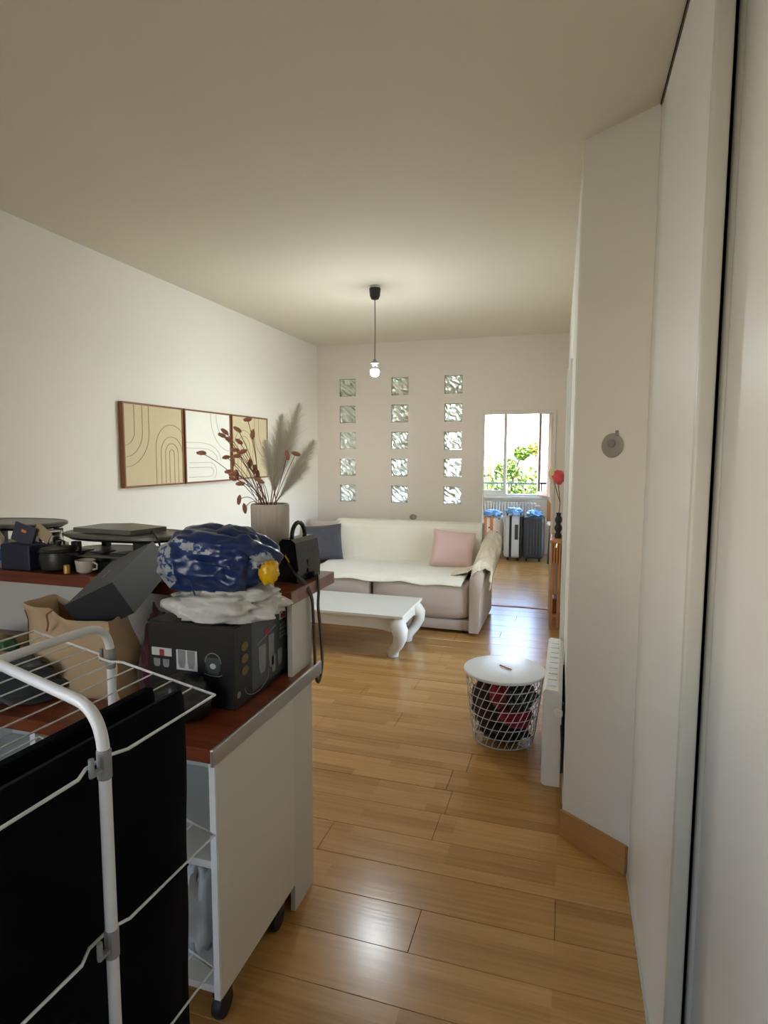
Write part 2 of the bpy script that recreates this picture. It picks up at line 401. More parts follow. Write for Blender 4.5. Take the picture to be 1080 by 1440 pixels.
# adhesive hook on pillar
pc = (p0+p1)/2+Vector((.016, -.012)); hang = math.atan2(d.y, d.x)
hk = thing('adhesive_hook', 'small round translucent adhesive hook stuck on the slanted pillar', 'hook', (pc.x+nrm.x*.001, pc.y+nrm.y*.001, 1.637), hang)
M['hookp'] = mk('hook_plastic', 'a39c91', '8f877d', 30, .3)
M['hookp2'] = mk('hook_plastic_core', '8a8178', '7c746b', 30, .35)
RX = Matrix.Rotation(PI/2, 4, 'X')
MB().lathe([(.044, 0), (.046, .002), (.040, .004), (.030, .003), (.028, .003)], 28, RX).build('backing_disc', 'hookp', hk, smooth=40)
MB().lathe([(.016, .003), (.016, .008), (.008, .011)], 18, RX @ Matrix.Translation((-.002, .008, 0))).build('knob', 'hookp2', hk, smooth=40)
MB().box(.012, .024, -.006, -.001, .034, .056, bev=.002).build('pull_tab', 'hookp2', hk)

# ------------------------------------------------------------------ far room
struct(MB().box(-2.9, -2.49, 10.0, 10.2, -.1, H).box(-.44, 1.2, 10.0, 10.2, -.1, H).box(-2.49, -.44, 10.0, 10.2, -.1, .93).box(-2.49, -.44, 10.0, 10.2, 2.44, H).build('wall_far', 'farwall'), 'sunlit far wall of the next room under and around the window', 'wall')
struct(MB().box(.55, .75, 6.37, 7.0, -.1, H).box(.55, .75, 9.4, 10.0, -.1, H).box(.55, .75, 7.0, 9.4, -.1, .1).box(.55, .75, 7.0, 9.4, 2.2, H).build('wall_far_right', 'farwall'))
w4 = empty('added_window_4'); struct(w4, 'unseen wide side window added to brighten the far room', 'window')  # unseen, added to let more sky light into the far room
mb = MB()
for a in ((7.0, 7.05, .1, 2.2), (9.35, 9.4, .1, 2.2), (8.17, 8.23, .15, 2.15), (7.05, 9.35, .1, .15), (7.05, 9.35, 2.15, 2.2)): mb.box(.6, .66, *a, bev=.004)
mb.build('window_frame', 'white', w4)
for a, b in ((7.05, 8.17), (8.23, 9.35)): MB().box(.627, .633, a, b, .15, 2.15).build('pane', 'glass', w4)
struct(MB().box(.0, .55, 6.371, 6.5, -.1, H).build('wall_far_corner', 'farwall'))
M['pinkframe'] = mk('varnished_frame', 'd9b49c', 'cfa68c', 5, .4)
w2 = empty('window_2'); struct(w2, 'tall window of the far room, right leaf swung open', 'window')
mb = MB()
mb.box(-2.49, -2.45, 9.98, 10.06, .93, 2.44, bev=.004).box(-1.49, -1.45, 9.98, 10.06, .93, 2.44, bev=.004).box(-.48, -.44, 9.98, 10.06, .93, 2.44, bev=.004).box(-2.45, -.48, 9.98, 10.06, 2.40, 2.44, bev=.004).box(-2.45, -.48, 9.98, 10.06, .93, .965, bev=.004)
mb.build('window_frame', 'white', w2)
MB().box(-2.53, -.40, 9.93, 10.0, .895, .93, bev=.006).build('window_sill', 'white', w2)
def leaf(mat, parent):
    L = .48; mb = MB()
    mb.box(0, .05, -.02, .02, 0, 1.43, bev=.004).box(L-.05, L, -.02, .02, 0, 1.43, bev=.004).box(.05, L-.05, -.02, .02, 0, .06, bev=.004).box(.05, L-.05, -.02, .02, 1.38, 1.43, bev=.004)
    ob = mb.build('window_leaf', mat, parent)
    MB().box(.05, L-.05, -.012, .012, 1.205, 1.225).build('glazing_bar', mat, ob) if mat == 'white' else None
    MB().box(.045, L-.045, -.003, .003, .055, 1.385).build('pane', 'glass', ob)
    return ob
for x in (-2.445, -1.965, -1.45): leaf('white', w2).location = (x, 10.0, .965)
b_ = leaf('pinkframe', w2); b_.location = (-.46, 9.97, .965); b_.rotation_euler = (0, 0, math.radians(-68))
w3 = empty('added_window_3'); struct(w3, 'unseen side window added in the left wall as fill light', 'window')  # unseen, added to light closet and pillar from the left
mb = MB()
for a in ((-1.2, -1.15, .95, 2.25), (.25, .3, .95, 2.25), (-.475, -.425, 1.0, 2.2), (-1.15, .25, .95, 1.0), (-1.15, .25, 2.2, 2.25)): mb.box(XL-.12, XL-.06, *a, bev=.004)
mb.build('window_frame', 'white', w3)
for a, b in ((-1.15, -.475), (-.425, .25)): MB().box(XL-.093, XL-.087, a, b, 1.0, 2.2).build('pane', 'warmglass', w3)
# balcony railing
ra = thing('balcony_railing', 'thin dark metal railing outside the far window', 'railing', (-.97, 10.45, 0))
M['rail'] = mk('railing_iron', '4a5552', '3c4644', 9, .5, metal=.3)
MB().tube([(-1.1, 0, 1.12), (1.1, 0, 1.12)], .014).build('handrail', 'rail', ra)
MB().tube([(-1.1, 0, .4), (1.1, 0, .4)], .012).build('bottom_rail', 'rail', ra)
b0 = None
for k in range(19):
    x = -1.08+k*.12
    if b0 is None: b0 = MB().tube([(0, 0, .4), (0, 0, 1.12)], .007, 6).build('baluster', 'rail', ra, loc=(x, 0, 0))
    else: copymesh(b0, 'baluster', ra, (x, 0, 0))
M['slab'] = mk('balcony_slab', '9a968c', '88847a', 4, .8)
struct(MB().box(-2.6, .8, 10.2, 10.6, .2, .4).build('balcony_floor', 'slab'), 'balcony slab outside the far window', 'balcony')
M['ground'] = mk('garden_ground', '77726a', '686460', .3, .95)
struct(MB().box(-80, 80, -60, 120, -6.2, -6.0).build('ground', 'ground'), 'garden ground far below the window', 'ground')
M['leaf'] = mk('tree_leaves', '5f7622', '3c5a1a', .9, .55)
M['leaf2'] = mk('tree_leaves_yellow', '857a2a', '5f6c24', .9, .55)
M['bark'] = mk('tree_bark', '5a4a38', '463826', 6, .9, stretch=(1, 1, .2))
def tree(label, base, clumps, n, lm, seed):
    rnd = random.Random(seed)
    t = thing('tree', label, 'tree', base, 0, 'trees outside the far window')
    top = max(c[2] for c in clumps)
    mb = MB(); mb.tube([(0, 0, 0), (.1, 0, 2.5), (0, .1, top)], [.22, .17, .05])
    for c in clumps: mb.tube([(0.05, 0, c[2]*.55), (c[0]*.5, c[1]*.5, c[2]*.8), (c[0], c[1], c[2])], [.08, .05, .02], 6)
    mb.build('trunk', 'bark', t, smooth=60)
    mb = MB()
    for c in clumps:
        for k in range(n):
            u = Vector((rnd.gauss(0, 1), rnd.gauss(0, 1), rnd.gauss(0, 1))).normalized()*(rnd.random()**.45)
            p = Vector((c[0]+u.x*c[3], c[1]+u.y*c[3], c[2]+u.z*c[3]*.8)); s_ = rnd.uniform(.05, .11)
            e = Euler((rnd.uniform(-1, 1), rnd.uniform(-1, 1), rnd.uniform(0, 6.3))).to_matrix()
            q = [e @ Vector(v)*s_ + p for v in ((-1, 0, 0), (0, -.45, .1), (1, 0, 0), (0, .45, .1))]
            mb.add(q, [(0, 1, 2, 3)])
    f = mb.build('foliage', lm, t); f['kind'] = 'stuff'
tree('bushy green tree seen through the open window leaf', (-2.2, 17.5, -6), [(0.2, 0, 6.4, .9), (.9, .3, 6.7, .7), (1.4, -.2, 6.2, .9), (-.6, .2, 6.3, 1.0), (.5, .2, 7.2, .4), (.9, .1, 7.65, .25), (.2, 0, 6.0, 1.2), (1.5, 0, 5.6, 1.0)], 420, 'leaf', 1)
tree('paler tree seen through the closed left window leaf', (-3.9, 19.5, -6), [(0.4, 0, 6.5, 1.1), (1.5, .3, 6.7, .7), (-.4, -.2, 6.0, 1.2), (1.0, .2, 5.6, 1.2)], 420, 'leaf', 2)
tree('yellow-green tree at the right of the window view', (-.6, 21, -6), [(-.6, 0, 6.9, .8), (0.1, .3, 6.2, .9), (-.9, -.2, 5.7, 1.2), (.5, .2, 5.6, 1.2), (-.5, 0, 7.8, .3)], 420, 'leaf2', 3)
# radiator under window
rd = thing('radiator', 'white ribbed radiator under the far window', 'radiator', (-.97, 9.9, 0))
r0 = None
for k in range(22):
    if r0 is None: r0 = MB().box(-.018, .018, -.04, .04, .12, .84, bev=.010).build('radiator_rib', 'white', rd, loc=(-.5+k*.046, 0, 0))
    else: copymesh(r0, 'radiator_rib', rd, (-.5+k*.046, 0, 0))
MB().tube([(-.55, 0, .18), (.55, 0, .18)], .02).build('pipe', 'white', rd)
MB().tube([(-.55, 0, .78), (.55, 0, .78)], .02).build('pipe', 'white', rd)
MB().tube([(.55, 0, .2), (.55, 0, 0)], .01).build('feed_pipe', 'white', rd)
# suitcases
def suitcase(name, label, loc, rz, w, dp, h, mat, rib=True, wheelmat='black'):
    t = thing(name, label, 'suitcase', loc, rz, 'luggage standing under the far window')
    MB().box(-w/2, w/2, -dp/2, dp/2, .05, h, bev=.045, seg=4).build('shell', mat, t, smooth=50)
    if rib:
        for k in range(5):
            x = -w/2+.07+k*(w-.14)/4
            MB().box(x-.012, x+.012, -dp/2-.005, -dp/2+.01, .12, h-.07, bev=.004).build('rib', mat, t)
    MB().box(-.007, .007, -dp/2-.002, dp/2+.002, .055, h+.001).build('zip_band', 'black', t, rot=(0, 0, PI/2)) if dp < .0 else None
    for sx_ in (-1, 1):
        for sy in (-1, 1):
            MB().lathe([(.012, -.012), (.024, -.012), (.024, .012), (.012, .012)], 14, Matrix.Translation((sx_*(w/2-.06), sy*(dp/2-.05), .025)) @ Matrix.Rotation(PI/2, 4, 'Y')).build('wheel', wheelmat, t, smooth=40)
    MB().tube(rounded([(-.1, 0, h-.005), (-.1, 0, h+.035), (.1, 0, h+.035), (.1, 0, h-.005)], .02), .01).build('carry_handle', 'black', t, smooth=50)
    return t
M['suitblack'] = mk('black_polycarbonate', '3a3f44', '2f3438', 8, .45)
M['suitgrey'] = mk('silver_polycarbonate', 'c9ccc8', 'b9bcb8', 8, .4)
def printed():
    m, n, l, b = nt('speckled_print'); t_ = n.new('ShaderNodeTexCoord'); v = n.new('ShaderNodeTexVoronoi'); v.inputs['Scale'].default_value = 16
    r = n.new('ShaderNodeValToRGB'); r.color_ramp.interpolation = 'CONSTANT'
    e = r.color_ramp.elements; e[0].position = 0; e[0].color = lin('5a6a70'); e[1].position = .22; e[1].color = lin('f0e6da')
    l.new(t_.outputs['Object'], v.inputs[0]); l.new(v.outputs['Distance'], r.inputs[0]); l.new(r.outputs[0], b.inputs['Base Color']); b.inputs['Roughness'].default_value = .6
    return m
M['print'] = printed()
M['bluefilm'] = mk('blue_plastic_film', '3f86d8', '9fd0f0', 9, .25)
M['orange'] = mk('orange_strap', 'd98a52', 'c87840', 9, .6)
s1 = suitcase('suitcase', 'black hard-shell suitcase at the right of the luggage row', (-.475, 9.35, 0), .0, .31, .36, .68, 'suitblack')
s2 = suitcase('suitcase', 'silver suitcase with black bands in the middle of the luggage row', (-.775, 9.35, 0), .0, .27, .36, .68, 'suitgrey', False)
for x in (-.035, .115): MB().box(x-.018, x+.018, -.186, .186, .055, .685, bev=.004).build('band', 'black', s2)
MB().box(.03, .08, -.187, -.178, .33, .56, bev=.004).build('lock_plate', 'suitblack', s2)
s3 = suitcase('suitcase', 'white speckled suitcase with an orange strap, leftmost of the luggage row', (-1.13, 9.45, 0), .0, .36, .34, .66, 'print', False)
MB().box(-.0, .045, -.178, .178, .052, .668, bev=.003).build('luggage_strap', 'orange', s3)
MB().box(-.09, -.05, -.178, .178, .052, .667, bev=.003).build('luggage_strap', 'orange', s3)
for (x, sx_, z, lb, sd) in ((-1.12, .16, .70, 'crumpled blue plastic bag on the speckled suitcase', 1), (-.78, .13, .745, 'crumpled light blue plastic bag on the silver suitcase', 4), (-.48, .12, .715, 'folded blue plastic film on the black suitcase', 6)):
    tag(MB().blob((x, 9.36, z), (sx_, .14, .055), .35, 3.0, sd, flat=-.03).build('plastic_bag', 'bluefilm', smooth=60), lb, 'plastic bag', 'blue plastic bags on the luggage')
# small desk at far right
M['desktop'] = mk('desk_top', 'ece4d6', 'e0d6c6', 4, .5)
M['wood_m'] = mk('brown_wood', 'a06a3e', '86542e', 4, .5, stretch=(1, 8, 1))
dk = thing('desk', 'low white-topped desk with black legs at the right of the luggage', 'desk', (-.05, 9.35, 0))
MB().box(-.23, .45, -.3, .3, .575, .605, bev=.004).build('desk_top', 'desktop', dk)
for x, y in ((-.2, -.26), (-.2, .26), (.42, -.26), (.42, .26)): MB().tube([(x, y, 0), (x*.9, y*.9, .575)], .012).build('leg', 'black', dk)
MB().tube([(-.2, -.26, .02), (-.19, .26, .55)], .008).build('brace', 'black', dk)
ez = thing('picture_board', 'brown wooden board leaning on the low desk', 'board', (-.24, 9.3, .61))
MB().prism([(-.05, 0), (.20, 0), (-.05, .34)], -.01, .01, Matrix.Rotation(PI/2, 4, 'X')).build('board_panel', 'wood_m', ez)
tag(MB().box(-.12, .12, 9.42, 9.44, .606, .90, bev=.004).build('white_canvas', 'white'), 'white blank canvas standing on the low desk', 'canvas')
tag(MB().tube([(-.64, 9.8, .69), (-.64, 9.8, 1.0)], .012).build('suitcase_pole', 'chrome'), 'slim metal pole standing behind the silver suitcase', 'pole') if False else None

# console with slatted drawer by the right jamb
M['honey'] = mk('honey_pine', 'c98a55', 'b87844', 4, .4, stretch=(1, 1, 8))
M['honeyd'] = mk('slat_brown', '8a5534', '74452a', 4, .5)
cs = thing('console_table', 'narrow honey wood console with slatted front beside the doorway', 'console', (-.085, 5.93, 0))
MB().box(-.055, .045, -.28, .28, .80, .825, bev=.004).build('console_top', 'honey', cs)
MB().box(-.035, .045, -.26, .26, .61, .80).build('drawer_body', 'honeyd', cs)
for k in range(4):
    MB().box(-.045+k*.024, -.045+k*.024+.013, -.272, -.26, .61, .80, bev=.002).build('slat', 'honey', cs)
for k in range(14):
    y = -.255+k*.038
    MB().box(-.047, -.035, y, y+.02, .61, .80, bev=.002).build('slat', 'honey', cs)
for x in (-.032, .03):
    for y in (-.24, .24): MB().box(x-.013, x+.013, y-.013, y+.013, 0, .61, bev=.003).build('leg', 'honey', cs)
MB().box(-.045, .043, -.25, .25, .10, .12, bev=.003).build('lower_shelf', 'honey', cs)
tag(MB().box(-.11, -.05, 5.75, 5.95, .12, .26, bev=.01).build('wooden_box', 'honeyd'), 'dark brown wooden box on the lower shelf of the slatted console', 'box')
vs = tag(MB().lathe([(.03, .826), (.034, .85), (.02, .88), (.036, .91), (.036, .93), (.02, .96), (.034, .99), (.034, 1.01), (.018, 1.04), (.026, 1.06), (.02, 1.065)], 18, Matrix.Translation((-.075, 5.83, 0))).build('beaded_vase', 'black', smooth=60), 'black vase of stacked balls on the slatted console', 'vase')
M['redfl'] = mk('red_dried_flower', 'c8384a', 'e0605a', 30, .9, sheen=.5)
M['creamfl'] = mk('cream_dried_flower', 'e6d39a', 'd8c084', 30, .9, sheen=.5)
M['stem'] = mk('dry_stem', '7d5c42', '664a34', 30, .8)
for (dx, dz, mt, lb, r) in ((-.012, 1.375, 'redfl', 'round red dried flower in the black beaded vase', .058), (-.055, 1.40, 'creamfl', 'round cream dried flower behind the red one', .05)):
    f = thing('dried_flower', lb, 'dried flower', (-.075, 5.83, 1.06))
    MB().tube([(0, 0, -.06), (.01, 0, .1), (dx, 0, dz-1.06-.03)], .004, 6).build('stem', 'stem', f)
    MB().blob((dx, (.02 if mt == 'creamfl' else -.01), dz-1.06+.02), (r, r, r*1.1), .3, 5, 3).build('flower_head', mt, f, smooth=80)

# electric heater on the right wall
ht = thing('electric_heater', 'white wall-hung convector heater with a round knob', 'heater', (0, 2.7, 0))
xa, xb = -.078, .004
mb = MB().prism([(xa+.012, .105), (xb, .105), (xb, .535), (xb-.018, .552), (xa+.01, .556), (xa, .545), (xa, .117)], 0, .80, Matrix(((1, 0, 0, 0), (0, 0, 1, 0), (0, 1, 0, 0), (0, 0, 0, 1))))
mb.build('casing', 'white', ht)
for k in range(9):
    MB().box(xa+.016, xb-.024, .05+k*.08, .05+k*.08+.05, .552, .558, bev=.001).build('grille_bar', 'whitem', ht)
MB().lathe([(.022, 0), (.022, .012), (.018, .016)], 18, Matrix.Translation((-.012, -.001, .455)) @ RX).build('knob', 'white', ht, smooth=40)
MB().tube([(.004, -.006, .40), (.010, -.012, .3), (.010, -.010, .18)], .005, 6).build('cable', 'black', ht)
MB().box(xb, xb+.010, .1, .14, .2, .45).build('bracket', 'greyplastic', ht)
MB().box(xb, xb+.005, .62, .66, .2, .45).build('bracket', 'greyplastic', ht)

# ------------------------------------------------------------------ pendant bulb
pd = thing('pendant_light', 'bare glowing bulb hanging on a cord from a black ceiling cup', 'pendant light', (-1.35, 4.167, 0))
M['cord'] = mk('grey_cord', '8d8274', '7c7266', 40, .6)
MB().lathe([(.038, H), (.038, H-.012), (.012, H-.014), (.012, H-.02)], 20).build('ceiling_plate', 'stile', pd, smooth=30)
MB().lathe([(.012, 2.695), (.026, 2.70), (.036, 2.72), (.041, 2.772), (.038, 2.774)], 24).build('ceiling_cup', 'black', pd, smooth=40)
MB().tube([(0, 0, 2.70), (.002, 0, 2.5), (0, 0, 2.27)], .004, 8).build('cord', 'cord', pd)
M['socket'] = mk('grey_socket', '8f9499', '7f8489', 20, .4)
MB().lathe([(.006, 2.285), (.012, 2.272), (.028, 2.262), (.028, 2.252), (.020, 2.245), (.016, 2.225)], 20).build('socket', 'socket', pd, smooth=40)
bb = MB().lathe([(.014, 2.228), (.018, 2.218), (.024, 2.2105), (.026, 2.2078)], 24).build('bulb', 'white', pd, smooth=60)
prof = [(.0315*math.cos(a), 2.190-.0315*math.sin(a)) for a in [-.6+i*(PI/2+.6)/12 for i in range(13)]]
prof[-1] = (.001, prof[-1][1])
MB().lathe(prof, 24).build('bulb_dome', 'bulb', bb, smooth=80)

# ------------------------------------------------------------------ framed pictures
M['fwood'] = mk('picture_frame_walnut', '8a5a36', '744726', 6, .5, stretch=(1, 1, 6))
M['canvb'] = mk('beige_textured_canvas', 'd3c4a0', 'cbbb96', 5, .9, bump=.15, bscale=160)
M['canvw'] = mk('cream_textured_canvas', 'efeee4', 'e8e6da', 5, .9, bump=.15, bscale=160)
M['ridge1'] = mk('beige_ridge', 'bfae8a', 'b8a681', 9, .9)
M['ridge2'] = mk('cream_ridge', 'dcdace', 'd6d3c6', 9, .9)
def picture(label, ya, yb, za, zb, cm_, rm_, lines):
    t = thing('framed_picture', label, 'picture', (XL, ya, za), 0, 'framed pictures on the left wall')
    w, h = yb-ya, zb-za; f = .012
    mb = MB().box(.002, .036, 0, f, 0, h, bev=.001).box(.002, .036, w-f, w, 0, h, bev=.001).box(.002, .036, f, w-f, 0, f, bev=.001).box(.002, .036, f, w-f, h-f, h, bev=.001)
    mb.build('frame', 'fwood', t)
    MB().box(.004, .030, f, w-f, f, h-f).build('canvas', cm_, t)
    for L in lines:
        pts = []
        for (u, v) in L:
            pts.append((.0305, f+.003+u*(w-2*f-.006), f+.003+v*(h-2*f-.006)))
        MB().tube(pts, .0035, 6).build('ridge_line', rm_, t, smooth=80)
def U(cu, cv, r, leg, up=True, a0=0, a1=PI, asp=1.12, n=14, clip=True):
    """arch centred cu,cv: inverted U (up) or U"""
    s_ = 1 if up else -1
    pts = [(cu+r*math.cos(a0), cv-s_*leg)] if a0 == 0 else []
    for i in range(n+1):
        a = a0+(a1-a0)*i/n; pts.append((cu+r*math.cos(a), cv+s_*r*math.sin(a)*asp))
    if abs(a1-PI) < .01: pts.append((cu-r*math.cos(0), cv-s_*leg))
    return [(min(max(u, 0), 1), min(max(v, 0), 1)) for u, v in pts]
l1 = [U(.80, .40, r, .40) for r in (.045, .12, .20)]+[U(.80, .46, .29, .46, a0=.6)]+[U(.0, .68, r, .32, False, a0=0, a1=PI/2) for r in (.16, .29, .40)]
l2 = [U(1.0, .95, r, .05, False, a0=PI/2, a1=PI) for r in (.32, .45)]+[[(0, v), (.35, v)]+[(.35+r*math.sin(i*PI/8), .30-.0+(v-.30)*math.cos(i*PI/8)) for i in range(1, 5)] for v, r in ((.56, .42), (.48, .34))]+\
     [[(.05, .20), (.5, .20)]+[(.5+.09*math.sin(i*PI/8), .13+.07*math.cos(i*PI/8)) for i in range(1, 9)]+[(.05, .06)], [(.05, .27), (.5, .27)]+[(.5+.16*math.sin(i*PI/8), .13+.14*math.cos(i*PI/8)) for i in range(1, 7)]]
l3 = [U(.3, .5, r, .5) for r in (.08, .17, .26)]+[U(1.0, .75, r, .25, False, a0=PI/2, a1=PI) for r in (.25, .38)]
picture('beige relief picture with nested arches, leftmost of the three on the wall', 3.13, 3.745, 1.385, 1.93, 'canvb', 'ridge1', l1)
picture('cream white relief picture between the two beige ones', 3.765, 4.385, 1.385, 1.93, 'canvw', 'ridge2', l2)
picture('beige relief picture half hidden behind the dried flowers', 4.405, 5.02, 1.39, 1.93, 'canvb', 'ridge1', l3)

# ------------------------------------------------------------------ kitchen bar unit
XE = -.87; bar = thing('kitchen_bar', 'white kitchen bar with red-brown wooden worktop and raised counter', 'kitchen bar', (0, 0, 0))
MB().box(XL+.01, XE+.022, 1.27, 1.955, .812, .850).build('worktop', 'counter', bar)
MB().box(XE+.022, XE+.032, 1.262, 1.965, .806, .853, bev=.003).build('end_trim', 'alu', bar)
MB().box(XE-.022, XE, 1.325, 1.79, .10, .811, bev=.001).build('side_panel', 'panel', bar)
MB().box(XE-.018, XE-.001, 1.79, 1.945, .0, 1.102).build('end_panel', 'panelin', bar)
MB().box(XE-.020, XE-.002, 1.318, 1.325, .10, .811).build('edge_strip', 'white', bar)
for z in (.47, .10): MB().box(XL+.02, XE-.023, 1.335, 1.76, z, z+.022, bev=.001).build('shelf', 'panelin', bar)
MB().box(XL+.02, XE-.023, 1.765, 1.785, .10, .811).build('back_panel', 'panelin', bar)
for x in (-1.5, -2.1): MB().box(x-.01, x+.01, 1.33, 1.764, .123, .469).box(x-.01, x+.01, 1.33, 1.764, .493, .811).build('divider', 'white', bar)
cnt = MB().box(XL+.01, XE+.004, 1.775, 2.15, 1.102, 1.146, bev=.002).build('raised_counter', 'counter', bar)
MB().box(XE+.004, XE+.007, 1.775, 2.15, 1.102, 1.145).build('counter_end', 'counteredge', bar)
MB().box(XL+.02, XE-.021, 1.925, 1.943, .0, 1.102).build('back_board', 'panelin', bar)
cp = None
for x, y in ((-.90, 1.37), (-.90, 1.70), (-1.8, 1.37), (-1.8, 1.70)):
    c = MB().lathe([(.012, -.014), (.036, -.014), (.040, 0), (.036, .014), (.012, .014)], 18, Matrix.Translation((x, y, .040)) @ Matrix.Rotation(PI/2, 4, 'Y')).build('caster', 'rubber', bar, smooth=40)
    MB().box(x-.022, x+.022, y-.02, y+.025, .062, .10, bev=.006).build('caster_fork', 'black', c)
# things under the worktop
M['whitebag'] = mk('white_film', 'e4e4e2', 'cfcfcd', 8, .35, bump=.4, bscale=12)
tag(MB().blob((-1.02, 1.46, .25), (.05, .09, .15), .35, 2.2, 4, fold=.2, flat=-.126).build('plastic_bag', 'whitebag', smooth=70), 'white plastic bag on the lowest shelf of the bar', 'plastic bag')
M['darkbox'] = mk('dark_cardboard', '2a2c30', '212327', 6, .6)
tag(MB().box(-1.35, -1.10, 1.40, 1.70, .124, .42, bev=.006).build('storage_box', 'darkbox'), 'dark storage box inside the white bar under the worktop', 'box')
# ---- things on lower worktop
ZT = .8505
M['kraft'] = mk('kraft_paper', 'c0a583', 'b0946f', 4, .8, bump=.5, bscale=9)
M['kraftin'] = mk('kraft_paper_inside', '8f6647', '7d5639', 4, .85)
kb = thing('paper_bag', 'crumpled kraft paper bag standing open on the worktop', 'paper bag', (-1.41, 1.50, ZT))
def kfn(u, v):
    # four-sided tube: u around, v up
    k = u*4 % 4; sd = int(k) % 4; t = k-int(k)
    cs_ = [(-.17, -.07), (.14, -.05), (.14, .06), (-.17, .05)]
    a, b = Vector(cs_[sd]), Vector(cs_[(sd+1) % 4]); p = a.lerp(b, t)
    tp = 1-.10*v
    x = p.x*tp-.06*v; y = p.y*(1-.2*v)+.02*v
    hgt = .235+.05*max(0, -p.x-.02)/.15
    w = noise.noise(Vector((p.x*9, p.y*9, v*3)))*.018
    return (x+w*.6, y+w-(.03*v*v if p.y < 0 and p.x < -.1 else 0), v*hgt*(1+.04*noise.noise(Vector((u*9, 0, 0)))))
MB().grid(kfn, 48, 14).build('bag_body', 'kraft', kb, smooth=60, solid=.0015)
MB().box(-.16, .13, -.045, .045, .001, .004).build('bag_bottom', 'kraftin', kb)
MB().grid(lambda u, v: kfn(.5+u*.5, v*.9+.02)[0:1]+(kfn(.5+u*.5, v*.9+.02)[1]-.004, kfn(.5+u*.5, v*.9+.02)[2]), 20, 8).build('bag_lining', 'kraftin', kb, smooth=60)
MB().tube([(-.13, -.062, .20), (-.115, -.07, .225), (-.12, -.07, .255), (-.10, -.062, .27)], .003, 6).build('paper_handle', 'kraftin', kb)
M['maroon'] = mk('maroon_cloth', '4a1620', '3a0f18', 8, .9, sheen=.3)
tag(MB().blob((-1.235, 1.56, .93), (.035, .06, .17), .3, 2, 8, flat=-.079, fold=.2).build('cloth_bundle', 'maroon', smooth=70), 'dark maroon cloth wedged between paper bag and cookware box', 'cloth')
M['darkcloth'] = mk('dark_green_cloth', '2d322e', '1f2422', 9, .9, sheen=.3)
tag(MB().blob((-1.62, 1.40, .895), (.14, .09, .07), .4, 2.4, 3, flat=-.044, fold=.3).build('cloth_bundle', 'darkcloth', smooth=70), 'dark crumpled cloth on the worktop under the drying rack', 'cloth')
# cookware carton
M['carton'] = mk('black_printed_carton', '19191a', '131314', 6, .45)
M['carton2'] = mk('grey_printed_carton', '4d5355', '40464a', 4, .45)
M['pr_white'] = mk('white_print', 'd8d6d2', 'c8c6c2', 12, .5)
M['pr_grey'] = mk('grey_print', '9b9c9c', '6f7172', 40, .5)
M['pr_red'] = mk('red_print', 'a3343c', '8f2a32', 12, .5)
M['pr_gold'] = mk('gold_print', '7d662f', '6a5526', 12, .5)
M['pr_line'] = mk('silver_print_line', '8d9090', '7f8282', 12, .5)
bx0, bx1, by0, by1, bz1 = -1.207, -.912, 1.492, 1.835, 1.097
ck = thing('cookware_carton', 'black cookware carton printed with pots on the worktop', 'carton', (0, 0, 0))
MB().box(bx0, bx1, by0, by1, ZT, bz1, bev=.003).build('carton_body', 'carton', ck)
MB().box(bx0+.004, bx1-.004, by0+.004, by1-.004, bz1, bz1+.003).build('carton_flap', 'carton', ck)
MB().box(bx1, bx1+.0008, by0+.10, by1-.004, ZT+.02, bz1-.004).build('grey_side_print', 'carton2', ck)
def fr_(u, v): return (bx0+u*(bx1-bx0), by0-.0006, ZT+v*(bz1-ZT))
def sd_(u, v): return (bx1+.0012, by0+u*(by1-by0), ZT+v*(bz1-ZT))
def poly(fn, pts, name, mat, th_=(0, -.0006, 0)):
    mb = MB(); n = len(pts); a = [Vector(fn(*p)) for p in pts]; b = [p+Vector(th_) for p in a]
    mb.add(a+b, [tuple(range(n)), tuple(range(n, 2*n))[::-1]]+[(k, (k+1) % n, n+(k+1) % n, n+k) for k in range(n)]); return mb.build(name, mat, ck)
def rect(u0, u1, v0, v1): return [(u0, v0), (u1, v0), (u1, v1), (u0, v1)]
def potp(cu, cv, w, h): return [(cu-w, cv+h), (cu-w*.95, cv-h*.4), (cu-w*.6, cv-h), (cu+w*.6, cv-h), (cu+w*.95, cv-h*.4), (cu+w, cv+h)]
TX = (.0006, 0, 0)
poly(fr_, rect(.04, .28, .58, .68), 'print_panel', 'pr_white'); poly(fr_, rect(.135, .19, .58, .66), 'red_logo', 'pr_red', (0, -.0012, 0))
poly(fr_, potp(.10, .49, .04, .05), 'pot_print', 'pr_grey'); poly(fr_, potp(.21, .49, .04, .05), 'pot_print', 'pr_grey')
poly(fr_, rect(.335, .58, .43, .68), 'print_panel', 'pr_white')
poly(fr_, potp(.40, .565, .045, .11), 'pot_print', 'pr_grey', (0, -.0012, 0)); poly(fr_, potp(.51, .565, .045, .11), 'pot_print', 'pr_grey', (0, -.0012, 0))
poly(fr_, potp(.76, .52, .085, .10), 'pot_print', 'carton2'); poly(fr_, [(.76+.035*math.cos(i*PI/6), .52+.035*math.sin(i*PI/6)) for i in range(12)], 'pot_knob_print', 'pr_white', (0, -.0012, 0))
MB().tube([fr_(.76+.09*math.cos(a), .56+.12*math.sin(a)) for a in [i*PI/10 for i in range(11)]], .0015, 5).build('print_line', 'pr_line', ck)
MB().tube([fr_(.66, .42), fr_(.72, .40), fr_(.82, .40), fr_(.86, .42)], .0015, 5).build('print_line', 'pr_line', ck)
poly(fr_, rect(.12, .30, .10, .19), 'paper_label', 'pr_white')
for v in (.72, .57, .42): poly(sd_, [(.17+.06*math.cos(i*PI/8), v+.055*math.sin(i*PI/8)) for i in range(16)], 'gold_seal', 'pr_gold', TX)
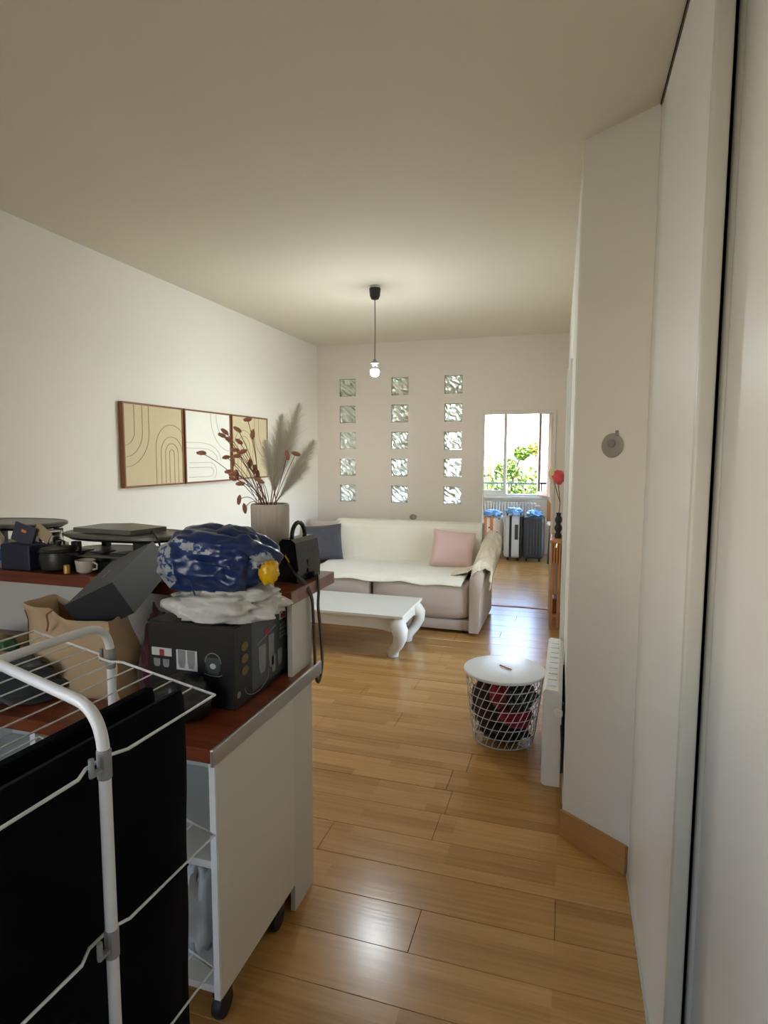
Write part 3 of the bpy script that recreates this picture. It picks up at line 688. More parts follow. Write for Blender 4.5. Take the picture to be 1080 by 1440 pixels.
poly(sd_, rect(.83, .97, .80, .93), 'print_panel', 'pr_white', TX); poly(sd_, rect(.855, .945, .82, .90), 'red_logo', 'pr_red', (.0012, 0, 0))
for k, (v, w) in enumerate(((.71, .10), (.66, .14), (.60, .10), (.55, .13))):
    for q in range(3): poly(sd_, rect(.83+q*.045, .83+q*.045+w*.28, v, v+.032), 'lettering_block', 'pr_line', TX)
for cu, cv, w, h in ((.48, .42, .07, .18), (.66, .46, .055, .22), (.70, .26, .04, .11), (.83, .30, .045, .11)): poly(sd_, potp(cu, cv, w, h), 'pot_print', 'pr_grey', TX)
poly(sd_, [(.38, .63), (.76, .76), (.76, .775), (.38, .645)], 'print_line', 'pr_line', TX); poly(sd_, rect(.53, .62, .70, .79), 'red_logo', 'pr_red', TX)
MB().tube([sd_(.38+.22*math.cos(a), .20+.16*math.sin(a)) for a in [PI+i*PI/12*1.1 for i in range(13)]], .0014, 5).build('print_line', 'pr_line', ck)
poly(sd_, [(.06+.03*math.cos(i*PI/6), .17+.04*math.sin(i*PI/6)) for i in range(12)], 'silver_seal', 'pr_line', TX)
M['blackbag'] = mk('black_plastic_film', '1a1b1c', '121314', 8, .35, bump=.3, bscale=14)
tag(MB().blob((-1.035, 1.412, .90), (.085, .07, .075), .25, 2, 5, flat=-.049).build('pan_bundle', 'blackbag', smooth=70), 'black rounded bundle in front of the cookware carton', 'bundle')
M['bluebag2'] = mk('navy_film', '1f3a78', '172c5c', 8, .4)
tag(MB().blob((-.93, 1.885, .90), (.03, .03, .06), .3, 2.4, 5, flat=-.049).build('plastic_bag', 'bluebag2', smooth=70), 'small navy plastic bag behind the cookware carton', 'plastic bag')
# white bag and blue bag
def film(name, c1, c2, sc, lo, hi, rough=.3, bs=18):
    m = mk(name, c1, c2, sc, rough, bump=.5, bscale=bs)
    r = m.node_tree.nodes.new('ShaderNodeValToRGB'); r.color_ramp.elements[0].position = lo; r.color_ramp.elements[1].position = hi
    mix = [q for q in m.node_tree.nodes if q.type == 'MIX'][0]; nz = [q for q in m.node_tree.nodes if q.type == 'TEX_NOISE'][0]
    m.node_tree.links.new(nz.outputs[0], r.inputs[0]); m.node_tree.links.new(r.outputs[0], mix.inputs[0]); return m
M['wfilm'] = film('white_carrier_film', 'd6d3cc', 'c2beb6', 7, .4, .6, .4, 22)
M['bfilm'] = mk('blue_carrier_film', '173168', '112450', 9, .28, bump=.4, bscale=16)
M['bprint'] = film('grey_white_print', '9aa0a4', '1d3a78', 48, .53, .56, .4, 14)
M['yfilm'] = mk('yellow_film', 'e6b60f', 'd9a30c', 20, .25, bump=.5, bscale=18)
tag(MB().blob((-1.01, 1.63, 1.140), (.175, .130, .062), .30, 2.2, 11, nu=64, nv=36, pw=.8, flat=-.036, fold=.10).build('plastic_bag', 'wfilm', smooth=80), 'crumpled white plastic bag flattened under the blue one', 'plastic bag')
bb_ = thing('plastic_bag', 'bulging blue plastic bag with white print on the white bag', 'plastic bag', (-1.045, 1.635, 1.178))
mb = MB().blob((-.005, 0, .088), (.178, .125, .110), .22, 1.5, 21, nu=150, nv=90, flat=-.088, pw=.88, fold=.05)
for i, f in enumerate(mb.f):
    c = sum((Vector(mb.v[k]) for k in f), Vector())/len(f)
    e = ((c.x+.135)/.065)**2+((c.z-.085)/.075)**2
    e2 = ((c.x+.03)/.075)**2+((c.z-.150+.25*(c.x+.03))/.014)**2
    if c.y < .05 and (e < 1 or e2 < 1): mb.mi[i] = 1
mb.build('bag_body', ['bfilm', 'bprint'], bb_, smooth=80)
MB().blob((.05, 0, .165), (.075, .06, .035), .25, 2.5, 6).build('knotted_top', 'bfilm', bb_, smooth=80)
MB().blob((.165, -.03, .105), (.035, .04, .025), .4, 3, 9, fold=.3).build('bag_mouth', M['bprint'], bb_, smooth=80)
MB().blob((.192, -.035, .070), (.030, .03, .038), .25, 2.5, 4, fold=.1).build('yellow_packet', 'yfilm', bb_, smooth=80)
MB().tube([(-.02, -.118, .115), (.05, -.125, .10), (.13, -.10, .085)], .0025, 6).tube([(-.02, -.118, .115), (-.03, -.125, .06), (-.005, -.122, .0)], .0025, 6).build('crease', 'bfilm', bb_)
# grey tilted box
M['gbox'] = mk('slate_grey_card', '55585b', '4c4f52', 5, .6)
M['gboxlit'] = mk('slate_grey_lit', '6b7176', '646a6f', 5, .55)  # paler copy of the card, light on the right face put into colour
A = Vector((-1.515, 1.50, 1.130)); B = Vector((-1.34, 1.50, 1.205)); E_ = Vector((-1.262, 1.50, 1.112))
C_ = Vector((-1.422, 1.80, 1.290))
uy = (C_-B).normalized(); ux = (B-A); ux = (ux-uy*ux.dot(uy)).normalized(); uz = ux.cross(uy).normalized()
gw, gh, gd = .19, .12, (C_-B).length
org = B-ux*gw-uz*gh
gm = Matrix(((ux.x, uy.x, uz.x, org.x), (ux.y, uy.y, uz.y, org.y), (ux.z, uy.z, uz.z, org.z), (0, 0, 0, 1)))
gb = thing('gift_box', 'slate grey cardboard box lying tilted against the grill', 'box'); gb.matrix_world = gm
MB().box(.002, gw-.002, .003, gd, .0, gh-.002).build('box_body', 'gbox', gb)
MB().box(gw-.002, gw+.0005, 0, gd, 0, gh, bev=.0005).build('lit_side', 'gboxlit', gb)  # right face, coloured lighter as if lit
MB().box(0, gw, .0, .003, 0, gh).build('end_face', 'darkbox', gb)
MB().box(gw*.35, gw*.40, .14, .19, gh-.002, gh-.0014).build('embossed_mark', 'pr_grey', gb)
# ---- things on the raised counter
ZC = 1.1465
M['gplate'] = mk('grill_plate', '6b6a62', '5c5b54', 8, .35, metal=.3)
M['gdark'] = mk('grill_black', '1c1d1c', '141514', 8, .4)
def raclette(label, loc, rz, w, dp, lid, zt, seed):
    t = thing('raclette_grill', label, 'raclette grill', loc, rz)
    def el(a, b, z0, z1, nm, mt, lip=.004, sq=3):
        return MB().lathe([(.96, z0), (1, z0+lip), (1, z1-lip), (.96, z1), (.90, z1), (.88, z1-lip*.6)], 48, Matrix.Diagonal((a, b, 1, 1)), sq=sq).build(nm, mt, t, smooth=35)
    el(w*.46, dp*.44, 0, .04, 'base', 'gdark'); el(w*.5, dp*.5, .055, .068, 'pan_tray', 'gplate', .003)
    for sx_ in (-1, 1):
        for sy in (-1, 1): MB().box(sx_*w*.34-.016, sx_*w*.34+.016, sy*dp*.30-.012, sy*dp*.30+.012, .030, zt-.02, bev=.003).build('pillar', 'gdark', t)
    MB().box(w*.2, w*.34, -dp*.36, -dp*.2, .066, zt-.01, bev=.006).build('control_box', 'gdark', t)
    el(w*.46, dp*.46, zt-.012, zt-.004, 'heater_frame', 'gdark'); el(w*.50, dp*.50, zt-.003, zt+.016, 'grill_plate', 'gplate', .004)
    for k in range(4):
        x = (-.3+k*.2)*w
        MB().box(x-.03, x+.03, -dp*.42, -dp*.15, .0685, .0735, bev=.002).build('mini_pan', 'gdark', t)
    return t
r2 = raclette('raclette grill with a stone slab on top behind the slate grey box', (-1.69, 1.985, ZC), 0, .52, .27, True, .128, 1)
tag(MB().prism([(-.17, -.09), (.12, -.11), (.16, .05), (-.05, .11), (-.16, .06)], 0, .018).build('stone_slab', 'gplate', loc=(-1.70, 1.985, ZC+.146)), 'flat grey slab lying on top of the raclette grill', 'slab')
tag(MB().tube([(-1.53, 1.93, ZC+.15), (-1.50, 1.90, ZC+.165), (-1.46, 1.88, ZC+.13), (-1.435, 1.87, ZC+.08), (-1.42, 1.86, ZC+.03), (-1.44, 1.83, ZC+.004), (-1.50, 1.82, ZC+.004)], .004, 8).build('power_cord', 'black', smooth=80), 'black power cord hanging over the end of the raclette grill', 'cord')
r1 = raclette('dark round grill at the left edge of the raised counter', (-2.27, 1.99, ZC), .1, .42, .26, True, .15, 2)
M['navy'] = mk('navy_package', '1f2340', '171a30', 6, .5)
M['navyl'] = mk('navy_card', '34364c', '2a2c40', 6, .5)
tag(MB().box(-2.13, -1.985, 1.79, 1.89, ZC, ZC+.10, bev=.004).build('package', 'navy'), 'dark navy package below the metal canister', 'package')
cn = thing('metal_canister', 'shiny metal canister lying behind a navy card', 'canister', (-2.03, 1.93, ZC+.0))
MB().lathe([(.045, 0), (.052, .01), (.052, .10), (.046, .125), (.05, .13), (.05, .138), (.03, .142)], 28).build('canister_body', 'chrome', cn, smooth=40)
MB().tube([(.052, 0, .105), (.075, 0, .10), (.078, 0, .05), (.052, 0, .03)], .005).build('handle', 'black', cn)
tg = thing('gift_card', 'tilted navy card with a small red mark before the metal canister', 'card', (-2.06, 1.83, ZC+.101), .2)
MB().box(-.05, .04, -.004, .004, 0, .075, bev=.001, mat=Matrix.Rotation(.35, 4, 'Y')).build('card', 'navyl', tg)
MB().box(-.015, .005, -.006, -.003, .045, .055, mat=Matrix.Rotation(.35, 4, 'Y')).build('red_mark', 'orange', tg)
M['cream'] = mk('cream_card', 'b5a084', 'a58f72', 6, .6)
tag(MB().box(-.03, .05, -.003, .003, 0, .05, bev=.001, mat=Matrix.Rotation(.6, 4, 'Y')).build('cream_card', 'cream', loc=(-2.01, 1.86, ZC+.125)), 'small cream card leaning on the metal canister', 'card') 
pt = thing('cast_iron_pot', 'black lidded pot with flat handles beside the metal canister', 'pot', (-1.895, 1.845, ZC))
MB().lathe([(.045, 0), (.066, .012), (.072, .05), (.066, .075), (.07, .078)], 28).build('pot_body', 'gdark', pt, smooth=50)
MB().lathe([(.071, .079), (.066, .09), (.03, .098), (.012, .1)], 28).build('lid', 'gdark', pt, smooth=50)
MB().lathe([(.006, .098), (.012, .108), (.010, .116)], 16).build('lid_knob', 'gdark', pt, smooth=50)
for s_ in (-1, 1): MB().box(s_*.085-.025, s_*.085+.025, -.018, .018, .064, .074, bev=.004).build('handle', 'gdark', pt)
M['goldl'] = mk('gold_cap', 'c79a4c', 'b08438', 20, .35, metal=.4)
tag(MB().lathe([(.010, 0), (.012, .002), (.012, .03), (.009, .034)], 18, Matrix.Translation((-1.815, 1.80, ZC))).build('small_bottle', 'goldl', smooth=40), 'tiny golden jar in front of the black pot', 'jar')
M['pale'] = mk('pale_ceramic', 'cfc4b8', 'c4b8ab', 9, .4)
cu = thing('cup', 'small pale cup between black pot and slate grey box', 'cup', (-1.76, 1.835, ZC))
MB().lathe([(.02, 0), (.032, .008), (.037, .05), (.034, .05), (.028, .01)], 24).build('cup_body', 'pale', cu, smooth=50)
MB().tube([(.036, 0, .042), (.055, 0, .036), (.053, 0, .018), (.034, 0, .014)], .0035).build('handle', 'pale', cu)
bt = thing('cleaning_bottle', 'pale bottle with a blue label at the left edge of the photo', 'bottle', (-2.185, 1.82, ZC))
MB().lathe([(.028, 0), (.03, .004), (.03, .12), (.014, .15), (.013, .165)], 24).build('bottle_body', 'pale', bt, smooth=50)
M['bluel'] = mk('blue_label', '2f6fc0', '2860aa', 9, .4)
MB().lathe([(.0303, .03), (.0308, .032), (.0308, .075), (.0303, .077)], 24).build('blue_label', 'bluel', bt, smooth=50)
MB().lathe([(.014, .165), (.015, .167), (.015, .185), (.012, .187)], 20).build('cap', 'pale', bt, smooth=50)
# under the raised counter, left
M['lightwood'] = mk('light_wood', 'a08358', '8f744c', 5, .6, stretch=(6, 1, 1))
ty = thing('wooden_tray', 'light wooden tray on the worktop beyond the paper bag', 'tray', (-1.98, 1.66, ZT))
MB().box(-.2, .14, -.09, .09, 0, .012, bev=.002).build('tray_bottom', 'lightwood', ty)
for a in ((-.2, .14, -.09, -.078), (-.2, .14, .078, .09), (-.2, -.188, -.078, .078), (.128, .14, -.078, .078)): MB().box(*a, .012, .055, bev=.002).build('tray_side', 'lightwood', ty)
M['redo'] = mk('red_plastic', 'b0362c', '982c24', 6, .4); M['greeno'] = mk('green_plastic', '3d6b3a', '30582f', 6, .45); M['tealo'] = mk('teal_plastic', '1f5a78', '184a64', 6, .45)
tag(MB().blob((-2.02, 1.62, ZT+.055), (.04, .04, .04), .1, 2, 2, flat=-.042).build('tomato', 'redo', smooth=80), 'round red object in the light wooden tray', 'fruit')
tag(MB().blob((-1.92, 1.62, ZT+.05), (.04, .035, .035), .2, 2, 5, flat=-.037).build('pepper', 'greeno', smooth=80), 'green lump in the light wooden tray', 'vegetable')
# vase with dried flowers
def grey_vase():
    return mk('taupe_ceramic', 'd8ccc0', 'cec2b6', 3, .75)
M['vase'] = grey_vase()
VX, VY = -1.078, 2.04
vz = thing('ribbed_vase', 'tall taupe ribbed vase holding dried flowers on the raised counter', 'vase', (VX, VY, ZC))
MB().lathe([(.062, 0), (.067, .006), (.070, .14), (.071, .262), (.068, .268), (.062, .268), (.060, .25), (.058, .03)], 96, None, .022, 24).build('vase_body', 'vase', vz, smooth=50)
M['tail'] = mk('brown_bunny_tail', 'b98463', '9a6647', 40, .95, sheen=.6)
M['tail2'] = mk('rust_bunny_tail', 'bd7a5e', 'a0624a', 40, .95, sheen=.6)
M['strawst'] = mk('straw_stem', '8a6a4e', '74553c', 40, .8)
def px(x, y, Y):          # photograph pixel -> point at depth Y (used to lay out stem tips in space)
    v = Vector((x-540, -(y-720), -843.0)); r = cm.to_3x3() @ v; k = Y/r.y
    return Vector((r.x*k, Y, 1.6+r.z*k))
ti = [(316, 607, -35), (312, 612, -20), (322, 618, -25), (334, 604, -30), (348, 590, 5), (355, 611, -70), (336, 621, -30), (330, 633, 0), (318, 643, 10), (327, 649, 50), (341, 635, 20), (333, 641, 5), (351, 652, -40), (322, 663, 10), (328, 666, 20), (333, 667, 60), (327, 673, -20), (338, 680, 5), (336, 703, -40), (344, 715, 80), (283, 637, 0), (416, 638, -15), (404, 640, 70), (358, 660, -60), (362, 668, -50), (365, 676, -30)]
heads = []
base = Vector((VX, VY, ZC))
rnd = random.Random(5)
for i, (x, y, ang) in enumerate(ti):
    Yt = VY+rnd.uniform(-.10, .06) if x > 300 else VY-.12
    p = px(x, y, Yt)-base
    s0 = Vector((rnd.uniform(-.03, .02), rnd.uniform(-.03, .03), .03)); rim = Vector((rnd.uniform(-.045, -.015) if x < 380 else .02, rnd.uniform(-.03, .03), .268))
    lbl = {(283, 637): 'brown bunny tail reaching furthest left, over the cream picture', (348, 590): 'topmost brown bunny tail above the ribbed vase', (355, 611): 'upright brown bunny tail just below the topmost one', (336, 703): 'brown bunny tail drooping low left of the vase rim', (344, 715): 'lowest brown bunny tail hanging beside the vase', (416, 638): 'brown bunny tail at the far right among the pampas', (404, 640): 'brown bunny tail just left of the rightmost one'}.get((x, y), 'brown bunny tail in the dense cluster left above the vase')
    t = thing('bunny_tail_stem', lbl, 'dried flower', tuple(base), 0, 'bunny tail stems in the ribbed vase')
    mid = rim.lerp(p, .55)+Vector((.01, 0, .035))
    pts = []
    for k in range(9):
        u = k/8; pts.append(rim*(1-u)**2+mid*2*u*(1-u)+p*u*u)
    MB().tube([s0]+pts, .0013, 5).build('stem', 'strawst', t)
    a = math.radians(ang if x < 380 else ang)
    dirv = (pts[-1]-pts[-2]).normalized()
    dirv = Vector((-math.cos(a), dirv.y*.4, math.sin(-a) if False else math.sin(a)*-1 if x < 380 else math.sin(-a))).normalized()
    if abs(ang) >= 40: dirv = Vector((.15*math.copysign(1, -ang), 0, 1)).normalized()
    q = dirv.to_track_quat('Z', 'Y').to_matrix().to_4x4()
    hm = MB().blob((0, 0, 0), (.0085, .0085, .0185), .25, 9, i, nu=12, nv=10, mat=Matrix.Translation(p) @ q)
    hm.build('seed_head', 'tail' if i % 2 else 'tail2', t, smooth=80)
def pampas_mat():
    m, n, l, b = nt('pampas_plume')
    b.inputs['Base Color'].default_value = lin('f0ede4'); b.inputs['Roughness'].default_value = .9
    out = n['Material Output']; tr = n.new('ShaderNodeBsdfTranslucent'); tr.inputs[0].default_value = lin('f0ede4')
    nz = n.new('ShaderNodeTexNoise'); nz.inputs['Scale'].default_value = 30
    mx = n.new('ShaderNodeMixShader'); mx.inputs[0].default_value = .68; l.new(b.outputs[0], mx.inputs[1]); l.new(tr.outputs[0], mx.inputs[2]); l.new(mx.outputs[0], out.inputs[0])
    return m
M['pampas'] = pampas_mat()
pl = [((424, 556), (392, 700), .060, 'tallest white pampas plume in the ribbed vase'), ((398, 572), (385, 690), .055, 'upright white pampas plume in the ribbed vase'), ((446, 612), (392, 700), .050, 'white pampas plume leaning right in the ribbed vase'), ((372, 612), (380, 690), .045, 'white pampas plume behind the brown grasses'), ((432, 645), (395, 700), .045, 'low white pampas plume leaning to the sofa side'), ((408, 600), (388, 695), .06, 'broad white pampas plume in the middle of the vase')]
for i, (tip, bs, wd, lb) in enumerate(pl):
    rnd = random.Random(50+i)
    Y1 = VY+[.04, .02, .06, .05, .0, .08][i]
    p1_ = px(*tip, Y1)-base; p0_ = Vector((rnd.uniform(-.01, .03), rnd.uniform(-.02, .03), .268))
    t = thing('pampas_stem', lb, 'pampas grass', tuple(base), 0, 'pampas plumes in the ribbed vase')
    MB().tube([Vector((0, 0, .03)), p0_, p0_.lerp(p1_, .5), p0_.lerp(p1_, .93)], [.002, .002, .0015, .0006], 6).build('stem', 'strawst', t)
    mb = MB(); ax = (p1_-p0_); ln = ax.length; axn = ax.normalized(); o1 = axn.orthogonal().normalized(); o2 = axn.cross(o1)
    for k in range(2600):
        u = .16+.84*rnd.random(); c = p0_+ax*u*.9
        env = math.sin(min(1, (u-.12)/.5)*PI/2)*(1-max(0, u-.6)/.55)
        a = rnd.uniform(0, 2*PI); rad = (o1*math.cos(a)+o2*math.sin(a))
        L = rnd.uniform(.5, 1.25)*wd*1.5*env
        e1 = c+(rad*.45+axn*.75)*L*.6; e2 = c+(rad*.75+axn*1.0)*L+Vector((0, 0, -.012*rnd.random()))
        sd = axn.cross(rad)*.00042
        mb.add([c-sd, c+sd, e1+sd*.9, e1-sd*.9, e2], [(0, 1, 2, 3), (3, 2, 4)])
    pf = mb.build('plume', 'pampas', t); pf['kind'] = 'stuff'
# handbag
M['leather'] = mk('black_leather', '232224', '1a191a', 12, .24, bump=.15, bscale=90)
M['strap'] = mk('dark_brown_strap', '2e231e', '241b17', 12, .45)
hb = thing('handbag', 'black leather handbag with a strap hanging over the counter end', 'handbag', (-.936, 1.985, ZC))
hb.rotation_euler = (0, 0, math.radians(-5))
RM = Matrix(((0, 0, 1, 0), (1, 0, 0, 0), (0, 1, 0, 0), (0, 0, 0, 1)))
MB().prism([(-.055, 0), (.055, 0), (.054, .09), (.028, .148), (-.028, .148), (-.054, .09)], 0, .001).build('inner_card', 'leather', hb) if False else None
# body: length along Y, trapezoid section in X
sec = [(-.042, .002), (.042, .002), (.044, .05), (.030, .140), (.016, .150), (-.016, .150), (-.030, .140), (-.044, .05)]
mb = MB(); Lh = .085; n = len(sec)
mb.add([(x, -Lh, z) for x, z in sec]+[(x, Lh, z) for x, z in sec], [tuple(range(n)), tuple(range(n, 2*n))[::-1]]+[(k, (k+1) % n, n+(k+1) % n, n+k) for k in range(n)])
mb.build('bag_body', 'leather', hb)
fl_ = MB(); fs_ = [(.046, .045), (.033, .142), (.018, .154), (-.018, .154), (-.032, .142)]
fl_.add([(x, -Lh*.96, z) for x, z in fs_]+[(x, Lh*.96, z) for x, z in fs_], [(k, k+1, 6+k, 5+k) for k in range(4)])
fl_.build('flap', 'leather', hb, solid=.003)
MB().box(.043, .0475, -.012, .012, .03, .075, bev=.001).build('flap_tab', 'leather', hb)
hp = [(0, -.045, .152)]+[(0, -.045*math.cos(a), .158+.050*math.sin(a)) for a in [i*PI/10 for i in range(11)]]+[(0, .045, .152)]
MB().tube(hp, .008, 8).build('handle', 'leather', hb, smooth=80)
MB().tube([(.0, -Lh-.004, .10), (.004, -Lh-.010, .095), (.010, -Lh-.008, .085), (.012, -Lh-.004, .075)], .0035, 6).build('clasp', 'brass', hb)
inv = hb.matrix_basis.inverted() if False else (Matrix.Translation((-.936, 1.985, ZC)) @ Matrix.Rotation(math.radians(-5), 4, 'Z')).inverted()
def ribbon(pts, w, nm, mt, par, mat=None):
    pts = [Vector(p) for p in pts]; mb = MB(); vs = []
    for i, p in enumerate(pts):
        t_ = (pts[min(i+1, len(pts)-1)]-pts[max(i-1, 0)]).normalized(); s_ = t_.cross(Vector((1, 0, 0)))
        if s_.length < .05: s_ = Vector((0, 1, 0))
        s_.normalize(); vs += [p-s_*w/2, p+s_*w/2]
    mb.add(vs, [(2*i, 2*i+1, 2*i+3, 2*i+2) for i in range(len(pts)-1)], mat)
    return mb.build(nm, mt, par, smooth=80, solid=.003)
sp = rounded([(-.932, 1.893, 1.222), (-.900, 1.888, 1.18), (-.868, 1.895, 1.15), (-.852, 1.915, 1.10), (-.850, 1.925, .95), (-.850, 1.935, .80), (-.850, 1.968, .768), (-.850, 2.000, .82), (-.850, 1.985, .95), (-.851, 1.962, 1.06), (-.852, 1.975, 1.11), (-.862, 1.995, 1.153), (-.880, 2.035, 1.158)], .03, 5)
ribbon(sp, .020, 'strap', 'strap', hb, inv)

# ------------------------------------------------------------------ drying rack
rk = thing('drying_rack', 'white folding clothes drying rack in the left foreground', 'drying rack', (0, 0, 0))
P1 = Vector((-.664, 1.011)); P2 = Vector((-1.378, 1.245)); Q1 = Vector((-.690, .44)); Q2 = P2+(Q1-P1)
zr = [1.12, .82, .52, .22]
# posts: mid points of the rim sides
mA = (P1+Q1)/2; mB = (P1+P2)/2; mC = (P2+Q2)/2; mD = (Q1+Q2)/2
ztop = 1.205
def frame(a, b, nm):
    pts = rounded([(a.x, a.y, .02), (a.x, a.y, ztop), (b.x, b.y, ztop), (b.x, b.y, .02)], .075, 10)
    ob = MB().tube(pts, .0095, 12).build(nm, 'whitem', rk, smooth=60)
    for q in (a, b): MB().lathe([(.012, 0), (.0125, .002), (.0125, .035), (.010, .037)], 14, Matrix.Translation((q.x, q.y, 0))).build('foot_cap', 'greyplastic', ob, smooth=40)
inA = mA+(mC-mA)*.006; inC = mC+(mA-mC)*.006
frame(mA, mC, 'tube_frame')
frame(mB, mD, 'tube_frame')
for ti_, z in enumerate(zr):
    s_ = 1.0-.0*ti_
    sh = Vector((-.010*ti_, 0))
    c4 = [P1+sh, P2, Q2, Q1+sh]
    dA = (mA-mC).normalized()*0
    ring = []
    for k in range(4):
        a, b = c4[k], c4[(k+1) % 4]; m_ = (a+b)/2; dr = (b-a).normalized(); nn = Vector((dr.y, -dr.x))
        if nn.dot(m_-(P1+Q2)/2) < 0: nn = -nn
        ring += [(a.x, a.y, z), (m_.x-dr.x*.05+nn.x*0, m_.y-dr.y*.05, z), (m_.x-dr.x*.022-nn.x*.0145, m_.y-dr.y*.022-nn.y*.0145, z), (m_.x+dr.x*.022-nn.x*.0145, m_.y+dr.y*.022-nn.y*.0145, z), (m_.x+dr.x*.05, m_.y+dr.y*.05, z)]
    pts = [Vector(p) for p in ring]
    tier = MB().tube(pts, .0029, 8, closed=True).build('wire_tier', 'whitem', rk, smooth=80)
    for k in range(1, 11):
        u = k/11; a = c4[0].lerp(c4[1], u); b = c4[3].lerp(c4[2], u)
        MB().tube([(a.x, a.y, z), (b.x, b.y, z)], .0017, 6).build('wire', 'whitem', tier)
    for m_, cc in ((mA, 1), (mB, 1), (mC, 1), (mD, 1)):
        MB().lathe([(.0096, z-.024), (.0112, z-.022), (.0112, z+.022), (.0096, z+.024)], 14, Matrix.Translation((m_.x, m_.y, 0))).build('clip', 'greyplastic', tier)
        dr = (m_-(P1+Q2)/2).normalized(); dd = Vector((-dr.y, dr.x))
        h_ = m_-dd*(.022 if m_ is mA else -.022) if False else Vector((m_.x, m_.y-.026)) if m_ in (mA, mC) else Vector((m_.x-.026, m_.y))
        MB().tube([(m_.x, m_.y, z-.006), (h_.x, h_.y, z-.006), (h_.x, h_.y, z+.020)], [.006, .0055, .0045], 8).build('hook', 'greyplastic', tier)
M['navycloth'] = mk('black_navy_cloth', '0d0e12', '08090c', 10, 1.0, bump=.2, bscale=200, spec=.1)
def hanging(label, wa, wb, ya, yb, z, front, back, seed, gap=.008):
    def fn(u, v):
        y = ya+(yb-ya)*u; xw_ = wb.x+(wa.x-wb.x)*(y-wb.y)/(wa.y-wb.y)
        s_ = v*(front+back)-front     # <0 front side (+X), >0 back side
        amp = .009*min(1, abs(s_)/.25)
        wv = amp*math.sin(u*14+seed+abs(s_)*2.5)+amp*.7*noise.noise(Vector((u*5, s_*4, seed)))
        if abs(s_) < .02:
            a = s_/.02*PI/2; return (xw_-math.sin(a)*gap+.0, y, z+.004+math.cos(a)*.008)
        x = xw_+(gap if s_ < 0 else -gap)+wv
        return (x, y+.010*noise.noise(Vector((s_*5, seed, u)))*(1 if s_ else 0), z+.004-(abs(s_)-.02))
    t = thing('trousers', label, 'clothing')
    MB().grid(fn, 40, 70).build('cloth', 'navycloth', t, smooth=80, solid=.005)
    mb = MB()
    for vv in (.035, .965):
        mb.tube([Vector(fn(u/20, vv))+Vector((.003 if vv < .5 else -.003, 0, 0)) for u in range(21)], .004, 6)
    mb.build('hem', 'navycloth', t, smooth=80)
u1, u2 = 1/11, 2/11
def wirepos(k):
    u = k/11; a = P1.lerp(P2, u); b = Q1.lerp(Q2, u); return a, b
a, b = wirepos(1); hanging('long black trousers on the outer wire of the drying rack', a, b, b.y+.01, a.y-.045, 1.12, .95, .55, 1)
a, b = wirepos(2); hanging('second black garment hung just inside the outer one on the rack', a, b, b.y+.01, a.y-.07, 1.12, .55, .9, 5)

# ------------------------------------------------------------------ sofa
M['sofa'] = mk('taupe_microfibre', 'bfae9f', 'b3a192', 5, .9, sheen=.3, bump=.15, bscale=120)
M['throw'] = mk('cream_throw', 'efe8d6', 'e8e0cb', 5, .95, sheen=.3, bump=.25, bscale=70)
sf = thing('sofa', 'taupe three-seat sofa under a cream throw against the back wall', 'sofa', (0, 0, 0))
SX0, SX1 = -2.50, -.80
MB().box(SX0, SX1, 5.225, 6.12, .03, .125, bev=.012).build('plinth', 'sofa', sf, smooth=40)
def cushion(x0, x1, y0, y1, z0, z1, nm, bev=.05, bul=.02):
    mb = MB(); bm = bmesh.new(); bmesh.ops.create_cube(bm, size=1)
    bmesh.ops.subdivide_edges(bm, edges=bm.edges[:], cuts=7, use_grid_fill=True)
    for v in bm.verts:
        p = v.co*2; k = [1-abs(c)**6*.0 for c in p]
        fx = 1+(0 if True else 0)
        q = Vector((p.x*(1-.03*(abs(p.y)**4+abs(p.z)**4)/2), p.y*(1-.07*(abs(p.x)**8+abs(p.z)**4)/2), p.z*(1-.09*(abs(p.x)**8+abs(p.y)**6)/2)))
        v.co = Vector(((x0+x1)/2+q.x*(x1-x0)/2, (y0+y1)/2+q.y*((y1-y0)/2+bul*(1-p.x**2)*(1-p.z**2)), (z0+z1)/2+q.z*((z1-z0)/2+bul*(1-p.x**2)*(1-p.y**2))))
    bm.verts.index_update(); mb.add([v.co for v in bm.verts], [[v.index for v in f.verts] for f in bm.faces]); bm.free()
    return mb.build(nm, 'sofa', sf, smooth=True, sub=1)
cushion(SX0+.005, -1.735, 5.20, 5.86, .127, .475, 'seat_cushion'); cushion(-1.725, SX1-.005, 5.20, 5.86, .127, .475, 'seat_cushion')
bmx = Matrix.Translation((0, 6.0, .46)) @ Matrix.Rotation(math.radians(-8), 4, 'X') @ Matrix.Translation((0, -6.0, -.46))
MB().box(SX0-.08, SX1, 5.88, 6.08, .20, .875, bev=.06, seg=4, mat=bmx).build('backrest', 'sofa', sf, smooth=50)
def armprof(s_, zt_):
    return [(0, .03), (.085, .03), (.09, .3), (.10, zt_*.70), (.135, zt_*.84), (.14, zt_*.93), (.10, zt_), (.04, zt_*.99), (0, zt_*.92)]
for side in (1, -1):
    mb = MB(); ys = [5.175, 5.20, 5.45, 5.75, 5.95, 6.10]; zs = [.54, .565, .62, .70, .76, .74]
    xb = SX1 if side == 1 else SX0
    vs = []
    for y_, z_ in zip(ys, zs):
        pr_ = armprof(0, z_); k = .45+.55*min(1, (y_-5.17)/.45)
        for (x, z) in pr_: vs.append((xb+side*(x if z < .32 else .09+(x-.09)*k if x > .09 else x), y_, z))
    n = 9; fs = [tuple(range(n)), tuple(range(5*n, 6*n))[::-1]]+[(i*n+k, i*n+(k+1) % n, (i+1)*n+(k+1) % n, (i+1)*n+k) for i in range(5) for k in range(n)]
    mb.add(vs, fs).build('armrest', 'sofa', sf, smooth=70)
